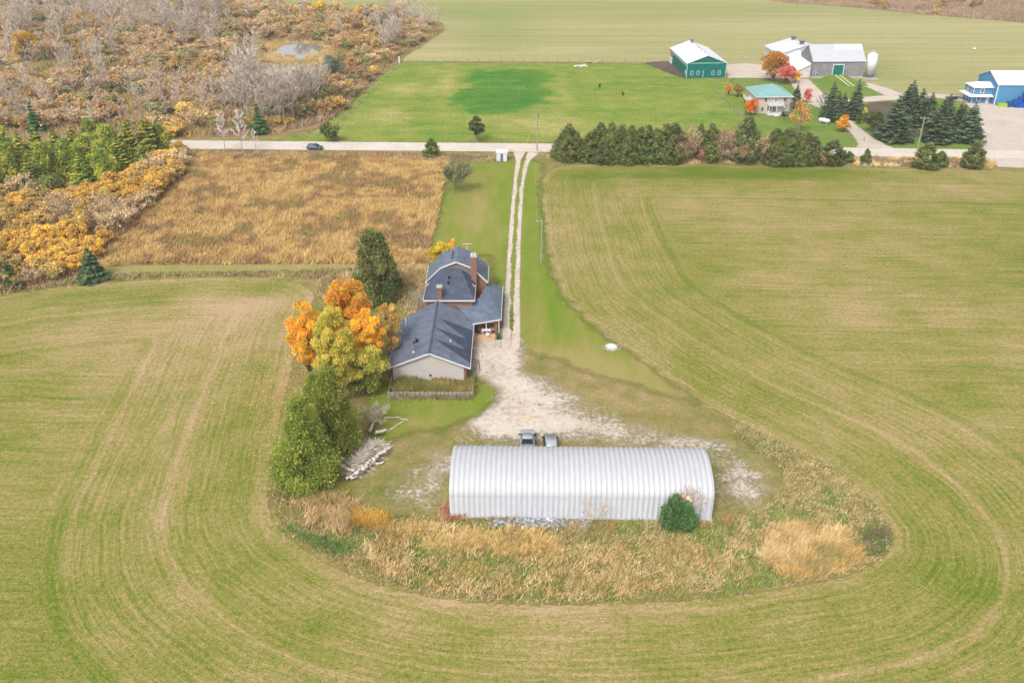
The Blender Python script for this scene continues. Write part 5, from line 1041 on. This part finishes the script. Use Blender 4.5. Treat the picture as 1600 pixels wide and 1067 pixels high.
one('willow_tree', 170, 524, 130, 84, 42, P_((140,146,118),(156,160,132),(122,130,104)), 'grey-green willow at the edge of the wood near the pond', 34, 3600, .4)
one('willow_tree', 171, 548, 142, 118, 18, P_((148,156,120),(130,140,106)), 'small grey-green willow below the larger one', 14, 900, .4)
one('golden_tree', 172, 545, 148, 124, 22, SHY, 'golden bush at the wood edge beside the paddock', 14, 900, .36)
K = Kind('spruce_tree', 'tree', '', None, [spruce(173, 8., 4.4, 3200, .42, SPRG, .05, .2)], (8., 4.4)); K.at(406, 209, 163, 28, 'single green spruce standing among bare trees by the road', True); K.at(58, 210, 160, 30, 'green spruce at the wood edge across the road from the pines', True)
K = Kind('bare_tree', 'tree', 'white-barked bare tree on the verge of the meadow by the road', 'pale bare trees by the meadow verge', [bare_tree(175+k, 11., 5., P_((214,204,200),(198,186,182)), 900, .06, .25, .6) for k in range(2)], (11., 5.), 'branches')
for px, py, tp, w in ((352,236,178,22),(380,240,176,26),(401,240,205,14)): K.at(px, py, tp, w)
# south wood: pines, golden shrubs, spruces
pk = [cedar(181+k, 11., 7.5, 9500, .32, PINEY, 60, .05, 1.4, .9) if k % 2 else spruce(181+k, 11., 7.5, 9500, .36, PINEY, .06, .0, .15, 12) for k in range(4)]
KPN = Kind('pine_tree', 'tree', 'yellow-green pine in the stand beside the road', 'pines in the stand by the road', pk, (11., 7.5))
for px, py, tp, w in ((236,244,182,52),(255,240,196,34),(205,248,188,44),(175,252,196,48),(190,262,214,46),(150,246,190,46),(120,250,196,46),(140,266,212,50),(95,262,200,50),(108,278,220,46),(66,262,200,50),(75,286,224,50),(42,272,204,48),(30,296,226,54),(8,290,216,50),(14,262,200,46),(52,300,244,44),(165,276,234,40),(130,284,240,36),(-20,280,210,50),(226,258,222,34),(-30,306,230,50)): KPN.at(px, py, tp, w)
SWP = GP([(150,300),(285,248),(292,262),(262,300),(205,350),(160,396),(128,424),(60,444),(-40,456),(-40,320)])
K5 = shr('golden_shrub', P_((226,186,78),(234,196,88),(212,172,82),(198,166,90)), 'golden shrub between the pines and the dry meadow', 'golden shrubs beside the dry meadow', (191, 192, 193), 3.6, 5., 1100)
K6 = shr('ochre_shrub', P_((200,168,96),(188,160,98),(210,178,104),(172,154,98)), 'dull ochre shrub between the pines and the dry meadow', 'ochre shrubs beside the dry meadow', (194, 195), 3.4, 5., 1000)
K7 = Kind('grey_shrub', 'shrub', 'grey-brown bare shrub between the pines and the dry meadow', 'bare shrubs beside the dry meadow', [bare_tree(196+k, 4., 4.6, SHB+TWD, 900, .07, .06, .3, 200, SHO, 6, BARK) for k in range(2)], (4., 4.6), 'branches')
for x, y in scatter(SWP, 120, 330, 3.0):
    v = vnoise(x, y, .06, 4)+random.uniform(-.25, .25); (K5 if v > .57 else K6 if v > .3 else K7).put(x, y, random.uniform(2.4, 4.6), random.uniform(4., 6.8))
for px, py, tp, w in ((260,262,236,50),(275,275,250,36),(245,290,262,44),(215,282,258,44),(232,312,282,40),(180,358,348,20)): K5.at(px, py, tp, w)
one('round_bush', 198, 85, 310, 278, 56, P_((126,134,62),(142,146,74),(110,120,56)), 'rounded olive bush in front of the pines', 26, 3000, .34, .2, .2, 'shrub')
K = Kind('spruce_tree', 'tree', '', None, [spruce(199, 6.5, 6., 5200, .36, SPRG+SPR, .03, .2)], (6.5, 6.)); K.at(146, 436, 388, 50, 'blue-green young spruce on the bank beside the crop field', True); K.at(20, 449, 404, 40, 'dark young spruce with bare stems beside the crop field', True)
# far wood across the fields
FW = GP([(1210,3),(1330,12),(1450,24),(1600,36),(1760,50)])+[(480,560),(300,600),(150,560)]
KFW = Kind('far_bare_tree', 'tree', 'bare grey tree in the far wood across the fields', 'bare trees in the far wood', bt, (14., 6.5), 'branches')
for x, y in scatter(FW, 210, 340, 2.): KFW.put(x, y, random.uniform(6, 11))
KFO = shr('far_orange_tree', SHO+SHY, 'orange shrubby tree in the far wood across the fields', 'orange trees in the far wood', (201, 202), 4., 5., 500, 'tree')
for x, y in scatter(FW, 110, 341, 3.): KFO.put(x, y, random.uniform(2.5, 6), random.uniform(4, 7))
m = gmat('far_wood_floor', [(.2, C(140, 112, 84)), (.8, C(172, 146, 112))], .05, .3, 1.5, amp=2., escale=.2)
sheet('wood_floor', FW, .03, m, 5., 3., False)

# ------------------------------------------------------------------ grasses (nobody could count them)
def grass(name, label, poly, dens, hmin, hmax, pal, seed, w=.07, blades=5, lean=.5, patch=.12, thr=0., wind=(.3, -.1), spread=.22, mask=None, fade=0.):
    P = catmull(poly, 3.) if len(poly) > 3 else np.array(poly); q = np.random.default_rng(seed); lo, hi = P.min(0), P.max(0); n_ = int(dens*(hi-lo).prod())
    c = q.uniform(lo, hi, (n_, 2)); c = c[inside(c, P)]
    if fade: c = c[dist_poly(c, P)+(vnoise(c[:,0], c[:,1], .45, seed+7)-.62)*fade*2.6 > q.uniform(-.4, fade*.5, len(c))]
    pv = vnoise(c[:,0], c[:,1], patch, seed+1)*.65+vnoise(c[:,0], c[:,1], patch*3.7, seed+2)*.35
    keep = pv > thr
    if mask is not None: keep &= mask(c)
    c = c[keep]; pv = pv[keep]; n_ = len(c); pc = np.array(pal); ci = np.clip(((vnoise(c[:,0], c[:,1], patch*1.4, seed+3)*.6+vnoise(c[:,0], c[:,1], patch*5, seed+4)*.4-.2)/.6*len(pal)+q.normal(0, .5, n_)), 0, len(pal)-.01).astype(int)
    k = np.repeat(np.arange(n_), blades); N_ = len(k); b = np.column_stack([c[k]+q.normal(0, spread, (N_, 2)), np.zeros(N_)]); h = (hmin+(hmax-hmin)*np.clip((pv[k]-thr)/(1-thr+1e-6)*1.5, 0, 1))*q.uniform(.55, 1.15, N_)
    a = q.uniform(0, 2*math.pi, N_); sd_ = np.stack([np.cos(a), np.sin(a), np.zeros(N_)], 1)*(w*q.uniform(.6, 1.4, N_))[:, None]
    off = np.column_stack([(wind[0]+q.normal(0, lean, N_))*h, (wind[1]+q.normal(0, lean, N_))*h, h]); co = np.stack([b-sd_, b+sd_, b+off], 1).reshape(-1, 3)
    cc = pc[ci][k]*(1+q.normal(0, .14, (N_, 1))); me = npmesh(name, co, np.arange(3*N_).reshape(N_, 3), GRASS, {'Col': np.repeat(np.clip(cc, 0, 1), 3, 0)})
    return tag(link(name, me), label, 'grass', None, 'stuff')
DRY = P_((190,144,90),(210,172,100),(222,190,126),(212,174,96),(202,162,102),(168,130,94),(160,138,84)); DRYP = P_((216,182,128),(228,198,146),(206,168,110),(190,158,98)); GRN = P_((112,128,56),(130,142,62),(146,148,76),(154,150,88)); WEED = P_((150,138,80),(168,150,92),(182,160,106),(146,130,84),(192,168,120)); BRN = P_((150,120,92),(166,136,104),(134,112,82),(176,150,112))
grass('meadow_grass', 'tall dry golden grass filling the meadow', MEAD, 9, .5, 1.25, DRY+P_((168,146,74),), 401, .075, 4, .45, .1)
grass('verge_grass', 'brown dry weeds along the road verge', GP([(255,236),(500,239),(700,243),(776,246),(775,254),(690,254),(480,248),(262,246)]), 7, .5, 1.2, BRN, 402, .08, 4)
grass('verge_grass', 'tan weeds between the crop field and the hedge', GP([(838,240),(868,247),(1000,254),(1200,257),(1400,260),(1550,263),(1556,258),(1520,248),(1300,248),(1060,252),(880,246),(850,238)]), 6, .4, 1.1, BRN+DRYP, 403, .08, 4)
grass('bank_grass', 'reddish weeds on the bank beside the crop field', GP([(-60,458),(60,440),(150,432),(250,427),(420,424),(540,420),(660,416),(650,436),(560,446),(500,440),(430,432),(250,434),(150,441),(0,460)]), 6, .35, .9, BRN+WEED, 404, .07, 4)
grass('orchard_grass', 'dry tangled grass behind the pines and house', GP([(500,440),(560,425),(665,418),(664,440),(655,480),(640,500),(620,470),(560,480),(505,470)]), 8, .5, 1.2, WEED+DRYP, 405, .07, 4)
grass('garden_weeds', 'tall brown and green weeds inside the garden fence', [(-18.1,112.7),(-5.9,112.7),(-5.9,116.9),(-18.1,116.9)], 20, .2, 1.3, P_((112,124,56),(134,134,62),(160,140,74),(140,116,80),(184,160,76),(100,118,54),(120,134,62)), 406, .06, 6, .45, .55, .18, (0, 0))
grass('garden_weeds', 'pale dry weeds outside the garden fence', [(-18.4,111.7),(-5.9,111.7),(-5.9,112.2),(-18.4,112.2)], 30, .5, 1.05, P_((158,140,110),(172,152,120),(124,128,66)), 407, .05, 5, .25, .5, .2, (0, 0))
ISL = GP([(424,760),(520,768),(560,790),(640,806),(704,812),(900,816),(1112,815),(1200,790),(1225,735),(1180,700),(1140,660),(1200,684),(1262,714),(1325,750),(1366,790),(1390,828),(1391,853),(1366,877),(1318,896),(1238,912),(1160,925),(1050,935),(950,939),(850,941),(750,937),(667,927),(595,910),(540,889),(492,864),(450,835),(428,806),(419,778)])
grass('island_grass', 'rough green and brown grass round the metal shed', ISL, 16, .15, .5, WEED+GRN, 408, .06, 4, .5, .15)
grass('bank_grass', 'brush of grey-brown weeds along the curving field edge', GP([(1140,656),(1200,688),(1262,718),(1320,752),(1360,795),(1380,830),(1350,825),(1290,770),(1220,722),(1150,690)]), 9, .15, .45, P_((140,124,88),(154,138,100),(126,116,80),(122,124,70)), 409, .06, 4, fade=1.5)
for k, (poly, dn, h0, h1, pal, lab) in enumerate((
    (GP([(1175,850),(1215,822),(1270,818),(1330,830),(1348,850),(1340,885),(1290,905),(1230,908),(1190,890),(1170,870)]), 30, .8, 1.7, DRYP+DRY[:2], 'tall tan reeds at the blunt end of the yard'),
    (GP([(560,800),(640,812),(760,820),(870,835),(880,862),(800,872),(720,868),(640,862),(590,850),(555,830)]), 17, .6, 1.3, DRYP+DRY, 'tall tan grass before the metal shed'),
    (GP([(480,790),(540,770),(560,800),(560,840),(520,840),(478,825)]), 20, .6, 1.3, DRYP, 'tall pinkish dry grass below the cedars'),
    (GP([(440,765),(500,768),(530,776),(500,790),(450,790)]), 14, .4, 1.0, BRN+DRYP, 'brown grass under the cedar at the field edge'),
    (GP([(566,850),(600,860),(640,900),(600,906),(570,890)]), 22, .5, 1.1, DRYP, 'clump of tan grass in the green weeds'),
    (GP([(560,850),(700,845),(900,850),(1100,840),(1180,850),(1180,905),(1000,930),(800,934),(640,918)]), 5.5, .3, .9, DRYP+DRY[:2], 'scattered tan grass heads in the rough grass'),
    (GP([(548,798),(600,800),(606,822),(575,832),(548,822)]), 40, .8, 1.4, P_((214,160,50),(226,176,64),(196,146,56)), 'golden yellow goldenrod clump below the brush pile'),
    (GP([(690,792),(735,796),(740,812),(690,816)]), 30, .5, 1.1, P_((206,148,110),(214,164,122),(190,136,104)), 'reddish shrubby weeds at the end of the shed wall'),
    (GP([(1030,812),(1140,806),(1150,818),(1040,826)]), 14, .2, .6, P_((178,120,80),(190,138,92)), 'rusty low weeds along the shed foot by the spruce'),
    (GP([(735,808),(900,811),(1020,813),(1020,818),(900,816),(735,813)]), 18, .3, .7, GRN+BRN, 'green weeds along the foot of the shed wall'),
    (GP([(880,815),(960,818),(990,830),(920,836),(870,830)]), 12, .4, .9, WEED+P_((190,150,60),), 'mixed weeds by the saplings'),
    (GP([(1225,790),(1260,800),(1250,835),(1210,830),(1200,800)]), 16, .3, .8, GRN, 'bright green weeds beside the gravel patch'),
    (GP([(440,820),(500,838),(560,860),(580,895),(540,885),(480,855)]), 22, .3, .7, P_((88,124,58),(106,138,68),(122,144,72)), 'lush green weeds along the field edge'),
    (GP([(1340,820),(1385,825),(1388,855),(1360,875),(1345,860)]), 18, .4, 1.1, P_((124,112,80),(140,126,92),(104,108,70)), 'grey brush at the outer tip of the yard'))):
    grass('tall_grass', lab, poly, dn*1.1, h0*.8, h1*.85, pal+(WEED[:2] if k in (0, 1, 2, 3) else []), 420+k, .06, 5, .5, .3, .16, fade=1.1)
grass('wood_brush', 'tangled brown brush covering the swampy wood floor', NW, 1.5, .8, 2.2, P_((164,134,100),(178,150,114),(186,158,106),(152,124,92),(170,146,90),(192,156,92),(146,136,80)), 440, .13, 4, .5, .03, 0., (0, 0), .6, lambda c: ~((np.abs(c[:,0]-PX_*c[:,1]/PY_) < 14) & (c[:,1] > PY_-24) & (c[:,1] < PY_+19)))
grass('pond_sedge', 'low tan sedge round the pond', [(PX_-22, PY_-32), (PX_+22, PY_-32), (PX_+24, PY_+24), (PX_-24, PY_+24)], 4, .3, .9, P_((196,164,112),(206,178,126),(180,146,100),(170,140,84),(200,160,90)), 443, .12, 4, .4, .1, 0., (0, 0), .5, lambda c: ~inside(c, pp))
grass('wood_brush', 'tangled brown brush between the shrubs beside the meadow', SWP, 3, .6, 1.8, P_((176,140,112),(186,150,96),(164,132,108),(190,160,110)), 441, .1, 4, .5, .06, 0., (0, 0), .5)
grass('wood_brush', 'rusty brush on the floor of the far wood', FW, .7, .5, 1.3, P_((160,132,104),(172,146,118),(150,124,100)), 442, .12, 4, .5, .03, 0., (0, 0), .6)
# fallen leaves under the maples
q = np.random.default_rng(55); c = np.concatenate([q.normal(G(445,590), (3.2, 6.), (900, 2)), q.normal(G(440,660), (2., 6.), (300, 2)), q.normal(G(560,610), (4., 4.), (500, 2))]); cen = np.column_stack([c, np.full(len(c), .06)])
tag(link('fallen_leaves', rand_quads('fallen_leaves', cen, .13, cols(YEL+BEI, q.integers(0, 8, len(c)), q), q, LEAF, .8)), 'yellow fallen leaves scattered under the maples', 'leaves', None, 'stuff')
# strip of crushed grey stone at the shed foot
q = np.random.default_rng(56); a = np.array(G(768, 817)); b = np.array(G(918, 819)); n_ = 900; t_ = q.uniform(0, 1, n_); c = a+(b-a)*t_[:, None]+q.normal(0, .38, (n_, 2)); cen = np.column_stack([c, q.uniform(.04, .22, n_)])
tag(link('crushed_stone', rand_quads('crushed_stone', cen, .3, cols(P_((140,146,160),(164,168,178),(116,120,132),(182,184,190)), q.integers(0, 4, n_), q), q, BARKC, .5)), 'strip of grey crushed stone and plastic at the shed foot', 'rubble', None, 'stuff')

# ------------------------------------------------------------------ pale damp air
hz = MB().box(-900, 900, -200, 1100, -1.2, CH+3).build('haze', bpy.data.materials.new('haze_air')); tag(hz, 'pale damp air over the fields', 'haze', None, 'stuff')
hm = hz.active_material; hm.use_nodes = True; hn = hm.node_tree; hn.nodes.clear(); ho = hn.nodes.new('ShaderNodeOutputMaterial'); hv = hn.nodes.new('ShaderNodeVolumePrincipled')
hv.inputs['Color'].default_value = (.95, .96, 1, 1); hv.inputs['Density'].default_value = .00017; hv.inputs['Anisotropy'].default_value = .1; hn.links.new(hv.outputs[0], ho.inputs['Volume'])
